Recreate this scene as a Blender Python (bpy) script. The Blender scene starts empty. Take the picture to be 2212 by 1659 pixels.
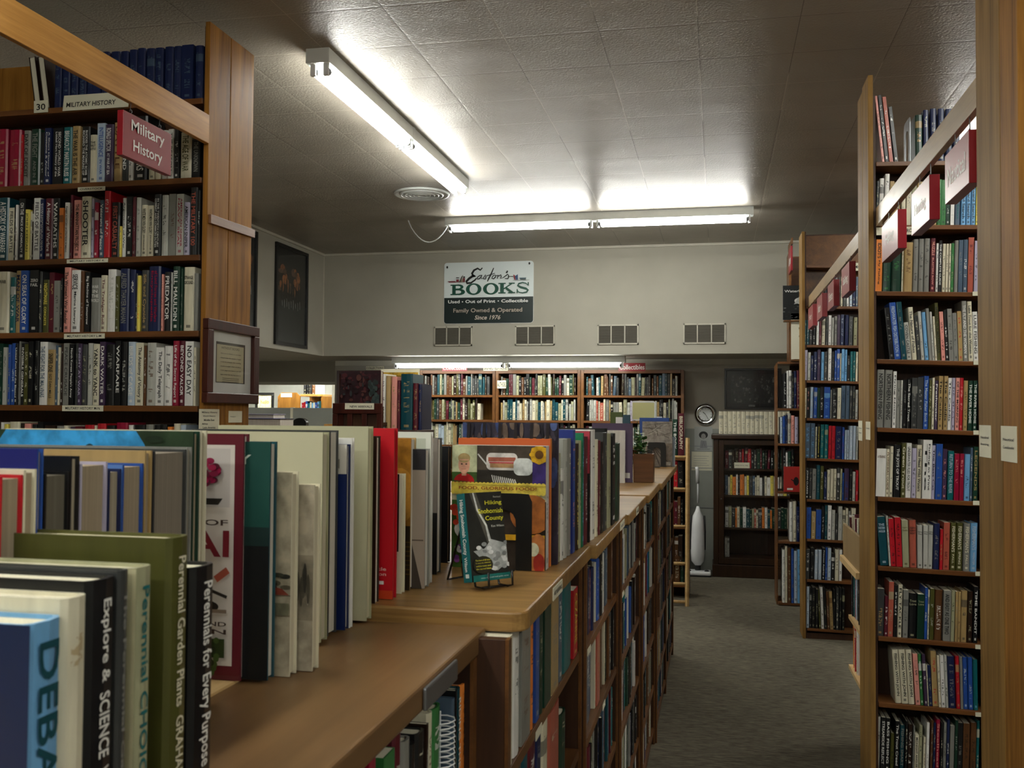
import bpy, bmesh, math, random
import numpy as np
from mathutils import Vector, Matrix
SC = bpy.context.scene
COL = SC.collection
# ---------------------------------------------------------------- camera (2212 x 1659 frame)
F_PX, EYE, CX, CY = 2100.0, 1.55, 1106.0, 829.5
YAW, PITCH, ROLL = math.atan(444 / F_PX), math.radians(1.80), 0.007
vF = np.array([-math.sin(YAW) * math.cos(PITCH), math.cos(YAW) * math.cos(PITCH), math.sin(PITCH)])
vR0 = np.array([math.cos(YAW), math.sin(YAW), 0.0]); vU0 = np.cross(vR0, vF)
vR = vR0 * math.cos(ROLL) + vU0 * math.sin(ROLL)
vU = -vR0 * math.sin(ROLL) + vU0 * math.cos(ROLL)
cam_d = bpy.data.cameras.new('camera')
cam = bpy.data.objects.new('camera', cam_d); COL.objects.link(cam)
m = Matrix.Identity(4)
for i in range(3):
    m[i][0] = vR[i]; m[i][1] = vU[i]; m[i][2] = -vF[i]
m[2][3] = EYE
cam.matrix_world = m
cam_d.sensor_width = 36.0; cam_d.lens = F_PX / 2212 * 36.0; cam_d.clip_start = 0.05
cam_d.dof.use_dof = True; cam_d.dof.focus_distance = 4.5; cam_d.dof.aperture_fstop = 16.0
SC.camera = cam
# ---------------------------------------------------------------- world, exposure
w = bpy.data.worlds.new('world'); SC.world = w; w.use_nodes = True
w.node_tree.nodes['Background'].inputs[0].default_value = (0.5, 0.55, 0.6, 1)
w.node_tree.nodes['Background'].inputs[1].default_value = 0.02
SC.view_settings.view_transform = 'Standard'; SC.view_settings.look = 'None'
SC.view_settings.gamma = 1.0; SC.view_settings.use_curve_mapping = False
SC.view_settings.exposure = 1.95
TUBE_POWER = 15.0
# ---------------------------------------------------------------- helpers
def at(x, y, ax, v):
    """where the sight line through a photo point meets the plane axis = v"""
    d = vF + vR * ((x - CX) / F_PX) - vU * ((y - CY) / F_PX)
    c = (0.0, 0.0, EYE)
    t = (v - c[ax]) / d[ax]
    return Vector((d[0] * t, d[1] * t, EYE + d[2] * t))
def lin(h):
    o = []
    for i in (0, 2, 4):
        c = int(h[i:i + 2], 16) / 255.0
        o.append(c / 12.92 if c <= 0.04045 else ((c + 0.055) / 1.055) ** 2.4)
    return (o[0], o[1], o[2], 1.0)
def tag(o, label=None, cat=None, group=None, kind=None):
    if label: o['label'] = label
    if cat: o['category'] = cat
    if group: o['group'] = group
    if kind: o['kind'] = kind
    return o
def empty(name, loc, label=None, cat=None, group=None):
    o = bpy.data.objects.new(name, None); COL.objects.link(o); o.location = loc
    o.empty_display_size = 0.1
    return tag(o, label, cat, group)
def subtree(o):
    for ch in [c for c in bpy.data.objects if c.parent == o]:
        yield ch
def copy_tree(o, loc=None, rz=None, parent=None):
    c = o.copy(); COL.objects.link(c); c.parent = parent
    if loc is not None: c.location = loc
    if rz is not None: c.rotation_euler = (0, 0, rz)
    for ch in list(subtree(o)): copy_tree(ch, parent=c)
    return c
class MB:
    """collects shapes into ONE mesh; coordinates in the world, turned local when built under a parent"""
    def __init__(s): s.v = []; s.f = []; s.c = []; s.smooth = False
    def add(s, vs, fs, col=None):
        n = len(s.v); s.v += [tuple(p) for p in vs]; s.f += [tuple(i + n for i in f) for f in fs]
        s.c += [col or (1, 1, 1, 1)] * len(vs)
    def box(s, x0, x1, y0, y1, z0, z1, col=None, sh=0.0, sx=0.0):
        zz = lambda x: -sh * (x - sx)
        v = [(x, y, z + zz(x)) for z in (z0, z1) for y in (y0, y1) for x in (x0, x1)]
        s.add(v, [(0, 2, 3, 1), (4, 5, 7, 6), (0, 1, 5, 4), (2, 6, 7, 3), (0, 4, 6, 2), (1, 3, 7, 5)], col)
        return s
    def tube(s, pts, r, n=8, col=None, closed=False):
        pts = [Vector(p) for p in pts]; rings = []
        rr = r if isinstance(r, (list, tuple)) else [r] * len(pts)
        up = Vector((0.13, 0.21, 1)).normalized()
        for i, p in enumerate(pts):
            a = pts[i - 1] if i else (pts[-1] if closed else p)
            b = pts[(i + 1) % len(pts)] if (i < len(pts) - 1 or closed) else p
            t = (b - a).normalized()
            if abs(t.dot(up)) > .97: up = Vector((1, 0.1, 0.1)).normalized()
            x = t.cross(up).normalized(); y = x.cross(t)
            rings.append([p + (x * math.cos(2 * math.pi * k / n) + y * math.sin(2 * math.pi * k / n)) * rr[i] for k in range(n)])
        vs = [q for ring in rings for q in ring]; fs = []
        m_ = len(pts)
        for i in range(m_ if closed else m_ - 1):
            for k in range(n):
                a = i * n + k; b = i * n + (k + 1) % n; j = (i + 1) % m_
                fs.append((a, b, j * n + (k + 1) % n, j * n + k))
        if not closed: fs += [tuple(range(n - 1, -1, -1)), tuple((m_ - 1) * n + k for k in range(n))]
        s.add(vs, fs, col); return s
    def lathe(s, c, prof, n=24, col=None, axis='z'):
        vs = []
        for r, h in prof:
            for k in range(n):
                a = 2 * math.pi * k / n
                p = (r * math.cos(a), r * math.sin(a), h)
                if axis == 'y': p = (p[0], p[2], p[1])
                if axis == 'x': p = (p[2], p[0], p[1])
                vs.append((c[0] + p[0], c[1] + p[1], c[2] + p[2]))
        fs = []
        for i in range(len(prof) - 1):
            for k in range(n):
                fs.append((i * n + k, i * n + (k + 1) % n, (i + 1) * n + (k + 1) % n, (i + 1) * n + k))
        fs += [tuple(range(n - 1, -1, -1)), tuple((len(prof) - 1) * n + k for k in range(n))]
        s.add(vs, fs, col); return s
    def prism(s, pts, axis, a0, a1, col=None):
        """pts: 2-D outline; axis 0/1/2 is the extrusion axis"""
        def P(u, v, a):
            return ((a, u, v), (u, a, v), (u, v, a))[axis]
        n = len(pts); vs = [P(u, v, a0) for u, v in pts] + [P(u, v, a1) for u, v in pts]
        fs = [tuple(range(n - 1, -1, -1)), tuple(range(n, 2 * n))] + [(i, (i + 1) % n, n + (i + 1) % n, n + i) for i in range(n)]
        s.add(vs, fs, col); return s
    def build(s, name, mat, parent=None, bevel=0, smooth=False, uv=None):
        me = bpy.data.meshes.new(name)
        off = Vector((0, 0, 0))
        if parent is not None:
            q = parent
            while q is not None: off += q.location; q = q.parent
        V = np.array(s.v, dtype=float)
        org = Vector((0, 0, 0))
        if parent is None and len(V):     # origin at the base centre
            org = Vector(((V[:, 0].min() + V[:, 0].max()) / 2, (V[:, 1].min() + V[:, 1].max()) / 2, V[:, 2].min())); off = org
        V = V - np.array(off)
        me.from_pydata([tuple(p) for p in V], [], s.f)
        at_ = me.attributes.new('col', 'FLOAT_COLOR', 'POINT')
        at_.data.foreach_set('color', [x for c in s.c for x in c])
        if smooth: me.shade_smooth()
        bm = bmesh.new(); bm.from_mesh(me); bmesh.ops.recalc_face_normals(bm, faces=bm.faces); bm.to_mesh(me); bm.free()
        me.materials.append(mat)
        o = bpy.data.objects.new(name, me); COL.objects.link(o)
        if parent is not None: o.parent = parent
        else: o.location = org
        if bevel:
            b = o.modifiers.new('bevel', 'BEVEL'); b.width = bevel; b.segments = 2; b.limit_method = 'ANGLE'
        return o
def one(name, mat, box, parent=None, bevel=0, **k):
    return MB().box(*box, **k).build(name, mat, parent, bevel)
# ---------------------------------------------------------------- materials
def newmat(name):
    mt = bpy.data.materials.new(name); mt.use_nodes = True
    nt = mt.node_tree; b = nt.nodes['Principled BSDF']
    return mt, nt, b
def N(nt, t, **k):
    n = nt.nodes.new(t)
    for a, b in k.items():
        if isinstance(a, str) and hasattr(n, a): setattr(n, a, b)
    return n
def ramp(nt, stops):
    r = nt.nodes.new('ShaderNodeValToRGB'); e = r.color_ramp.elements
    while len(e) < len(stops): e.new(0.5)
    for i, (p, c) in enumerate(stops): e[i].position = p; e[i].color = c
    return r
def noise(nt, vec, scale, detail=3, rough=.55):
    n = nt.nodes.new('ShaderNodeTexNoise'); n.inputs['Scale'].default_value = scale
    n.inputs['Detail'].default_value = detail; n.inputs['Roughness'].default_value = rough
    if vec is not None: nt.links.new(vec, n.inputs['Vector'])
    return n
def mapping(nt, sc, coord='Object', loc=(0, 0, 0)):
    tc = nt.nodes.new('ShaderNodeTexCoord'); mp = nt.nodes.new('ShaderNodeMapping')
    mp.inputs['Scale'].default_value = sc; mp.inputs['Location'].default_value = loc
    nt.links.new(tc.outputs[coord], mp.inputs['Vector']); return mp.outputs[0]
def math_(nt, op, a, b=None, c=None):
    n = nt.nodes.new('ShaderNodeMath'); n.operation = op
    for i, x in enumerate((a, b, c)):
        if x is None: continue
        if isinstance(x, (int, float)): n.inputs[i].default_value = x
        else: nt.links.new(x, n.inputs[i])
    return n.outputs[0]
def bump(nt, b, h, s=.1, d=.002):
    bp = nt.nodes.new('ShaderNodeBump'); bp.inputs['Strength'].default_value = s; bp.inputs['Distance'].default_value = d
    nt.links.new(h, bp.inputs['Height']); nt.links.new(bp.outputs[0], b.inputs['Normal'])
def plain(name, hexc, rough=.5, metal=0, spec=.5, var=.06, sc=6):
    mt, nt, b = newmat(name); c = lin(hexc)
    n = noise(nt, mapping(nt, (1, 1, 1)), sc)
    r = ramp(nt, [(.3, tuple(max(0, x * (1 - var)) for x in c[:3]) + (1,)), (.7, tuple(min(1, x * (1 + var)) for x in c[:3]) + (1,))])
    nt.links.new(n.outputs['Fac'], r.inputs[0]); nt.links.new(r.outputs[0], b.inputs['Base Color'])
    b.inputs['Roughness'].default_value = rough; b.inputs['Metallic'].default_value = metal
    b.inputs['Specular IOR Level'].default_value = spec
    return mt
def wood(name, dark, light, axis=2, scale=1.0, rough=.4, knots=0.0, fine=45, spec=.4):
    mt, nt, b = newmat(name)
    s = [13 * scale] * 3; s[axis] = 1.1 * scale
    v = mapping(nt, tuple(s))
    n1 = noise(nt, v, 1.0, 5, .6); n1.inputs['Distortion'].default_value = 1.2
    s2 = [fine * 3 * scale] * 3; s2[axis] = 5 * scale
    n2 = noise(nt, mapping(nt, tuple(s2)), 1.0, 3, .6)
    n3 = noise(nt, mapping(nt, (2.2, 2.2, 2.2)), 1.0, 2, .5)
    mix = math_(nt, 'ADD', math_(nt, 'MULTIPLY', n1.outputs['Fac'], .5), math_(nt, 'ADD', math_(nt, 'MULTIPLY', n2.outputs['Fac'], .2), math_(nt, 'MULTIPLY', n3.outputs['Fac'], .3)))
    d, l = lin(dark), lin(light)
    r = ramp(nt, [(.36, d), (.62, l)])
    nt.links.new(mix, r.inputs[0])
    out = r.outputs[0]
    if knots:
        vo = nt.nodes.new('ShaderNodeTexVoronoi'); vo.inputs['Scale'].default_value = 1
        ks = [7.0] * 3; ks[axis] = 3.0
        nt.links.new(mapping(nt, tuple(ks), loc=(.3, .2, .1)), vo.inputs['Vector'])
        k = ramp(nt, [(.02, (1, 1, 1, 1)), (.10, (0, 0, 0, 1))]); nt.links.new(vo.outputs['Distance'], k.inputs[0])
        mx = nt.nodes.new('ShaderNodeMixRGB'); nt.links.new(math_(nt, 'MULTIPLY', k.outputs[0], knots), mx.inputs[0])
        nt.links.new(out, mx.inputs[1]); mx.inputs[2].default_value = tuple(x * .35 for x in d[:3]) + (1,)
        out = mx.outputs[0]
    nt.links.new(out, b.inputs['Base Color'])
    b.inputs['Roughness'].default_value = rough; b.inputs['Specular IOR Level'].default_value = spec
    bump(nt, b, n2.outputs['Fac'], .12, .001)
    return mt
def attr_mat(name, rough=.4, spec=.5, kind='plain'):
    mt, nt, b = newmat(name)
    a = nt.nodes.new('ShaderNodeAttribute'); a.attribute_name = 'col'
    out = a.outputs['Color']
    if kind == 'pages':
        n = noise(nt, mapping(nt, (900, 900, 3)), 1.0, 2)
        r = ramp(nt, [(.3, (.72, .72, .72, 1)), (.7, (1, 1, 1, 1))]); nt.links.new(n.outputs['Fac'], r.inputs[0])
        mx = nt.nodes.new('ShaderNodeMixRGB'); mx.blend_type = 'MULTIPLY'; mx.inputs[0].default_value = 1
        nt.links.new(out, mx.inputs[1]); nt.links.new(r.outputs[0], mx.inputs[2]); out = mx.outputs[0]
    if kind == 'print':      # a printed picture: soft tonal mottling
        n = noise(nt, mapping(nt, (38, 38, 38)), 1.0, 4)
        r = ramp(nt, [(.35, (.6, .6, .6, 1)), (.62, (1.1, 1.1, 1.1, 1))]); nt.links.new(n.outputs['Fac'], r.inputs[0])
        mx = nt.nodes.new('ShaderNodeMixRGB'); mx.blend_type = 'MULTIPLY'; mx.inputs[0].default_value = 1
        nt.links.new(out, mx.inputs[1]); nt.links.new(r.outputs[0], mx.inputs[2]); out = mx.outputs[0]
    if kind == 'jacket':
        t = nt.nodes.new('ShaderNodeAttribute'); t.attribute_name = 'tcol'
        p = nt.nodes.new('ShaderNodeAttribute'); p.attribute_name = 'par'
        sp = nt.nodes.new('ShaderNodeSeparateColor'); nt.links.new(p.outputs['Color'], sp.inputs[0])
        seed, hh, sty = sp.outputs
        uv = nt.nodes.new('ShaderNodeUVMap'); uv.uv_map = 'UVMap'
        su = nt.nodes.new('ShaderNodeSeparateXYZ'); nt.links.new(uv.outputs[0], su.inputs[0])
        u, v = su.outputs[0], su.outputs[1]
        vn = math_(nt, 'DIVIDE', v, math_(nt, 'MAXIMUM', hh, .01))
        on = math_(nt, 'MULTIPLY', math_(nt, 'GREATER_THAN', u, 0), 1)
        # letter-like marks along the spine
        cx = nt.nodes.new('ShaderNodeCombineXYZ')
        nt.links.new(math_(nt, 'MULTIPLY', u, 2.6), cx.inputs[0]); nt.links.new(math_(nt, 'MULTIPLY', v, 170), cx.inputs[1]); nt.links.new(math_(nt, 'MULTIPLY', seed, 91), cx.inputs[2])
        ln = noise(nt, cx.outputs[0], 1.0, 1, .5)
        cw = nt.nodes.new('ShaderNodeCombineXYZ'); nt.links.new(math_(nt, 'MULTIPLY', v, 26), cw.inputs[1]); nt.links.new(math_(nt, 'MULTIPLY', seed, 57), cw.inputs[2])
        wn = noise(nt, cw.outputs[0], 1.0, 1, .5)
        mask = math_(nt, 'MULTIPLY', math_(nt, 'GREATER_THAN', ln.outputs['Fac'], .52), math_(nt, 'GREATER_THAN', wn.outputs['Fac'], .5))
        inu = math_(nt, 'LESS_THAN', math_(nt, 'ABSOLUTE', math_(nt, 'SUBTRACT', u, .5)), .24)
        inv = math_(nt, 'LESS_THAN', math_(nt, 'ABSOLUTE', math_(nt, 'SUBTRACT', vn, .54)), .33)
        mask = math_(nt, 'MULTIPLY', math_(nt, 'MULTIPLY', mask, inu), math_(nt, 'MULTIPLY', inv, on))
        mask = math_(nt, 'MULTIPLY', mask, math_(nt, 'GREATER_THAN', sty, .05))
        # publisher's mark near the foot, and bands on some spines
        foot = math_(nt, 'MULTIPLY', math_(nt, 'LESS_THAN', math_(nt, 'ABSOLUTE', math_(nt, 'SUBTRACT', vn, .07)), .022), math_(nt, 'LESS_THAN', math_(nt, 'ABSOLUTE', math_(nt, 'SUBTRACT', u, .5)), .2))
        foot = math_(nt, 'MULTIPLY', foot, math_(nt, 'GREATER_THAN', seed, .35))
        band = math_(nt, 'MULTIPLY', math_(nt, 'GREATER_THAN', sty, .88), math_(nt, 'LESS_THAN', math_(nt, 'ABSOLUTE', math_(nt, 'SUBTRACT', vn, math_(nt, 'ADD', math_(nt, 'MULTIPLY', seed, .5), .3))), .07))
        foot = math_(nt, 'MULTIPLY', math_(nt, 'MAXIMUM', foot, band), on)
        mx = nt.nodes.new('ShaderNodeMixRGB')
        nt.links.new(math_(nt, 'MULTIPLY', math_(nt, 'MINIMUM', math_(nt, 'ADD', mask, foot), 1), .72), mx.inputs[0])
        nt.links.new(out, mx.inputs[1]); nt.links.new(t.outputs['Color'], mx.inputs[2]); out = mx.outputs[0]
        # scuffs
        sc = noise(nt, mapping(nt, (60, 60, 9)), 1.0, 3)
        r = ramp(nt, [(.3, (.86, .86, .86, 1)), (.7, (1.06, 1.06, 1.06, 1))]); nt.links.new(sc.outputs['Fac'], r.inputs[0])
        m2 = nt.nodes.new('ShaderNodeMixRGB'); m2.blend_type = 'MULTIPLY'; m2.inputs[0].default_value = 1
        nt.links.new(out, m2.inputs[1]); nt.links.new(r.outputs[0], m2.inputs[2]); out = m2.outputs[0]
    nt.links.new(out, b.inputs['Base Color'])
    b.inputs['Roughness'].default_value = rough; b.inputs['Specular IOR Level'].default_value = spec
    return mt
M = {}
M['jacket'] = attr_mat('book_jacket', .3, .5, 'jacket')
M['pages'] = attr_mat('book_pages', .8, .2, 'pages')
M['ink'] = attr_mat('printed_ink', .45, .4)
M['print'] = attr_mat('printed_picture', .35, .4, 'print')
M['gloss_print'] = attr_mat('glossy_painted_face', .3, .5)
M['pine_z'] = wood('honey_pine_upright', '664114', 'ad7833', 2, rough=.6, knots=.5, spec=.15)
M['pine_y'] = wood('honey_pine_rail', 'a5702f', 'dea65e', 1, rough=.32)
M['pale_z'] = wood('pale_fir_upright', '684c24', '9f7a42', 2, rough=.6, knots=.5, spec=.15)
M['pale_y'] = wood('pale_fir_rail', '8a7250', 'ab8f66', 1, rough=.35)
M['shelf_x'] = wood('brown_shelf_board', '553419', '7d4f28', 0, rough=.35)
M['shelf_y'] = wood('brown_shelf_board_long', '50321a', '7a5028', 1, rough=.38)
M['walnut'] = wood('dark_walnut_panel', '2a1810', '4a2d1a', 2, rough=.5)
M['mahog'] = wood('dark_reddish_rack', '2a100b', '4a2016', 2, rough=.35)
M['ctop'] = wood('brown_laminate_top', '5d4429', '7a5b39', 1, scale=.5, rough=.36)
M['oak_y'] = wood('oak_counter_top', '694a24', 'a5804a', 0, scale=1.4, rough=.38)
M['oak_dark'] = wood('antique_oak', '1c120b', '3a2515', 2, rough=.3)
M['raw_y'] = wood('unfinished_pine', 'b9935c', 'dcbd88', 1, rough=.55)
M['ply'] = wood('swirly_plywood', '7d6542', 'a98e63', 2, scale=.35, rough=.5)
M['batten'] = wood('reddish_batten', '6b4630', '8e6448', 1, rough=.4)
M['white_metal'] = plain('white_enamel_metal', 'd8dcda', .35)
M['gray_metal'] = plain('brushed_gray_metal', '8c8f92', .35, .8)
M['chrome'] = plain('chrome', 'd5d8da', .12, 1.0)
M['black'] = plain('black_enamel', '121212', .3)
M['black_matte'] = plain('black_matte', '161616', .7)
M['white_plastic'] = plain('white_plastic', 'e6e8ea', .25)
M['gray_plastic'] = plain('gray_plastic', '6a6d70', .45)
M['wall'] = plain('beige_painted_wall', 'a8a496', .6, var=.05, sc=2.5)
M['wall_low'] = plain('gray_painted_wall', 'b6b1a4', .6, var=.05, sc=2.5)
M['wall_dark'] = plain('shaded_header_wall', '958f80', .6, var=.05, sc=2.5)  # shade on the header put into a darker copy of the wall colour
M['trim'] = plain('white_trim', 'bdb9aa', .45)
M['slat_gray'] = plain('gray_vent_slats', '5f5b52', .6)  # slats and backing in a darker gray than the vent frame
M['partition'] = plain('gray_green_panel', '8d9088', .5)
M['backroom'] = plain('bright_white_paint', 'e8eae2', .6)
M['leaf'] = plain('glossy_green_leaf', '3f6a30', .35, var=.3, sc=40)
M['paper'] = plain('cream_paper', 'dcd8c0', .7)
M['glass'] = None
g, nt, b = newmat('clear_glass'); b.inputs['Roughness'].default_value = .02; b.inputs['Transmission Weight'].default_value = 1.0
b.inputs['IOR'].default_value = 1.45
# thin pane: let light straight through
tr = nt.nodes.new('ShaderNodeBsdfTransparent'); gl = nt.nodes.new('ShaderNodeBsdfGlossy'); gl.inputs['Roughness'].default_value = .03
lw_ = nt.nodes.new('ShaderNodeLayerWeight'); lw_.inputs[0].default_value = .5
fr = nt.nodes.new('ShaderNodeMath'); fr.operation = 'MULTIPLY_ADD'; nt.links.new(math_(nt, 'POWER', lw_.outputs['Facing'], 4.0), fr.inputs[0]); fr.inputs[1].default_value = .4; fr.inputs[2].default_value = .02
mxs = nt.nodes.new('ShaderNodeMixShader'); nt.links.new(fr.outputs[0], mxs.inputs[0]); nt.links.new(tr.outputs[0], mxs.inputs[1]); nt.links.new(gl.outputs[0], mxs.inputs[2])
nt.links.new(mxs.outputs[0], nt.nodes['Material Output'].inputs[0]); M['glass'] = g
# tubes
g, nt, b = newmat('fluorescent_tube_glow'); em = nt.nodes.new('ShaderNodeEmission')
em.inputs[0].default_value = (1.0, 1.0, .92, 1); em.inputs[1].default_value = TUBE_POWER
nt.links.new(em.outputs[0], nt.nodes['Material Output'].inputs[0]); M['tube'] = g
g = g.copy(); g.name = 'dimmed_fluorescent_tube_glow'; g.node_tree.nodes['Emission'].inputs[1].default_value = TUBE_POWER * .45; M['tube_dim'] = g  # same tubes turned down so the books close by stay darker
# ceiling: 16-inch fibre tiles with leathery semi-gloss paint
mt, nt, b = newmat('painted_ceiling_tiles')
geo = nt.nodes.new('ShaderNodeNewGeometry'); sx = nt.nodes.new('ShaderNodeSeparateXYZ'); nt.links.new(geo.outputs['Position'], sx.inputs[0])
def seam(o, off):
    f = math_(nt, 'FRACT', math_(nt, 'DIVIDE', math_(nt, 'ADD', o, off), .404))
    return math_(nt, 'MULTIPLY', math_(nt, 'ABSOLUTE', math_(nt, 'SUBTRACT', f, .5)), .404)   # distance from a seam in metres
dx = seam(sx.outputs[0], .079 + .202 + 4.04); dy = seam(sx.outputs[1], -3.989 + .202 + 8.08)
sm = math_(nt, 'MINIMUM', dx, dy)
line = math_(nt, 'LESS_THAN', sm, .0016)
n1 = noise(nt, geo.outputs['Position'], 110, 2, .5); n2 = noise(nt, geo.outputs['Position'], 2.0, 2)
r = ramp(nt, [(.3, lin('8f887c')), (.7, lin('9c958a'))]); nt.links.new(n2.outputs['Fac'], r.inputs[0])
n4 = noise(nt, geo.outputs['Position'], 1.3, 0)
lc = ramp(nt, [(.48, lin('564f45')), (.52, lin('b9b3a6'))]); nt.links.new(n4.outputs['Fac'], lc.inputs[0])
mx = nt.nodes.new('ShaderNodeMixRGB'); nt.links.new(line, mx.inputs[0]); nt.links.new(r.outputs[0], mx.inputs[1]); nt.links.new(lc.outputs[0], mx.inputs[2])
nt.links.new(mx.outputs[0], b.inputs['Base Color']); b.inputs['Roughness'].default_value = .36
n3 = noise(nt, geo.outputs['Position'], 3.0, 1)
hgt = math_(nt, 'ADD', math_(nt, 'MULTIPLY', n1.outputs['Fac'], 1.1), math_(nt, 'ADD', math_(nt, 'MULTIPLY', math_(nt, 'SMOOTH_MIN', sm, .01, .006), 40), math_(nt, 'MULTIPLY', n3.outputs['Fac'], 3)))
bump(nt, b, hgt, .5, .004); M['ceiling'] = mt
# carpet
mt, nt, b = newmat('worn_olive_brown_carpet')
n1 = noise(nt, mapping(nt, (14, 60, 1)), 1.0, 4, .7); n2 = noise(nt, mapping(nt, (1.2, 1.2, 1)), 1.0, 3)
r = ramp(nt, [(.32, lin('45413a')), (.68, lin('827b6b'))])
nt.links.new(math_(nt, 'ADD', math_(nt, 'MULTIPLY', n1.outputs['Fac'], .75), math_(nt, 'MULTIPLY', n2.outputs['Fac'], .25)), r.inputs[0])
nt.links.new(r.outputs[0], b.inputs['Base Color']); b.inputs['Roughness'].default_value = .95; b.inputs['Specular IOR Level'].default_value = .1
bump(nt, b, n1.outputs['Fac'], .4, .004); M['carpet'] = mt
# ---------------------------------------------------------------- flat printed work: signs, labels, covers
_font = {}
def text_shape(s):
    """outline of a string as (verts, faces), 1 unit high capitals approx"""
    if s in _font: return _font[s]
    cu = bpy.data.curves.new('lettering', 'FONT'); cu.body = s; cu.resolution_u = 3; cu.size = 1.0; cu.offset = .016
    ob = bpy.data.objects.new('lettering', cu); COL.objects.link(ob)
    me = bpy.data.meshes.new_from_object(ob)
    v = [(p.co.x, p.co.y) for p in me.vertices]; f = [tuple(p.vertices) for p in me.polygons]
    bpy.data.objects.remove(ob); bpy.data.curves.remove(cu); bpy.data.meshes.remove(me)
    if not v: v = [(0, 0), (0.01, 0), (0, 0.01)]; f = [(0, 1, 2)]
    _font[s] = (v, f); return _font[s]
class Dec:
    """flat coloured shapes on a local x-right, y-up sheet, each a hair above the last"""
    def __init__(s, lift=.0004, step=.00012): s.v = []; s.f = []; s.c = []; s.z = lift; s.st = step; s.clip = None
    def add(s, pts, faces, col):
        if s.clip: W_, H_ = s.clip; pts = [(min(max(x, 0), W_), min(max(y, 0), H_)) for x, y in pts]
        n = len(s.v); s.v += [(x, y, s.z) for x, y in pts]; s.f += [tuple(i + n for i in f) for f in faces]
        c = lin(col); s.c += [c] * len(pts); s.z += s.st; return s
    def rect(s, x0, y0, x1, y1, col): return s.add([(x0, y0), (x1, y0), (x1, y1), (x0, y1)], [(0, 1, 2, 3)], col)
    def poly(s, pts, col): return s.add(pts, [tuple(range(len(pts)))], col)
    def ell(s, cx, cy, rx, ry, col, n=22, a0=0, a1=360):
        return s.poly([(cx + rx * math.cos(math.radians(a0 + (a1 - a0) * k / n)), cy + ry * math.sin(math.radians(a0 + (a1 - a0) * k / n))) for k in range(n)], col)
    def rrect(s, x0, y0, x1, y1, r, col, corners='1111'):
        pts = []
        for i, (cx, cy, a) in enumerate(((x1 - r, y1 - r, 0), (x0 + r, y1 - r, 90), (x0 + r, y0 + r, 180), (x1 - r, y0 + r, 270))):
            if corners[i] == '0':
                pts.append(((x1, y1), (x0, y1), (x0, y0), (x1, y0))[i]); continue
            for k in range(7):
                t = math.radians(a + 15 * k); pts.append((cx + r * math.cos(t), cy + r * math.sin(t)))
        return s.poly(pts, col)
    def stroke(s, pts, w, col):
        ww = w if isinstance(w, (list, tuple)) else [w] * len(pts)
        P = [Vector(p) for p in pts]; L = []; R_ = []
        for i, p in enumerate(P):
            a = P[max(i - 1, 0)]; b_ = P[min(i + 1, len(P) - 1)]; t = (b_ - a)
            t = t.normalized() if t.length > 0 else Vector((1, 0)); n = Vector((-t.y, t.x)) * ww[i] / 2
            L.append(p + n); R_.append(p - n)
        pt = [tuple(q) for q in L] + [tuple(q) for q in R_]; k = len(P)
        return s.add(pt, [(i, i + k, i + k + 1, i + 1) for i in range(k - 1)], col)
    def text(s, t, x0, y0, x1, y1, col, slant=0.0, fat=0.0):
        """fit a line of text into the box"""
        v, f = text_shape(t)
        a = min(p[0] for p in v); b_ = max(p[0] for p in v); c = min(p[1] for p in v); d = max(p[1] for p in v)
        kx = (x1 - x0) / max(b_ - a, 1e-4); ky = (y1 - y0) / max(d - c, 1e-4)
        return s.add([(x0 + (p[0] - a) * kx + slant * (p[1] - c) * ky, y0 + (p[1] - c) * ky) for p in v], f, col)
    def down(s, t, x0, y1, x1, y0, col):
        """text reading downwards in the box x0..x1 (thickness), from y1 (top) to y0"""
        v, f = text_shape(t)
        a = min(p[0] for p in v); b_ = max(p[0] for p in v); c = min(p[1] for p in v); d = max(p[1] for p in v)
        kl = (y1 - y0) / max(b_ - a, 1e-4); kt = (x1 - x0) / max(d - c, 1e-4)
        return s.add([(x0 + (p[1] - c) * kt, y1 - (p[0] - a) * kl) for p in v], f, col)
    def mesh(s, name, mat, parent, mtx):
        me = bpy.data.meshes.new(name); me.from_pydata([tuple(mtx @ Vector(p)) for p in s.v], [], s.f)
        a = me.attributes.new('col', 'FLOAT_COLOR', 'POINT'); a.data.foreach_set('color', [x for c in s.c for x in c])
        me.materials.append(mat); o = bpy.data.objects.new(name, me); COL.objects.link(o)
        if parent: o.parent = parent
        return o
def frame_m(o, xa, ya):
    """matrix from a sheet to space: origin, x axis, y axis"""
    xa = Vector(xa).normalized(); ya = Vector(ya).normalized(); za = xa.cross(ya)
    mm = Matrix.Identity(4)
    for i in range(3): mm[i][0] = xa[i]; mm[i][1] = ya[i]; mm[i][2] = za[i]; mm[i][3] = o[i]
    return mm
XX, YY, ZZ = Vector((1, 0, 0)), Vector((0, 1, 0)), Vector((0, 0, 1))
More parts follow.
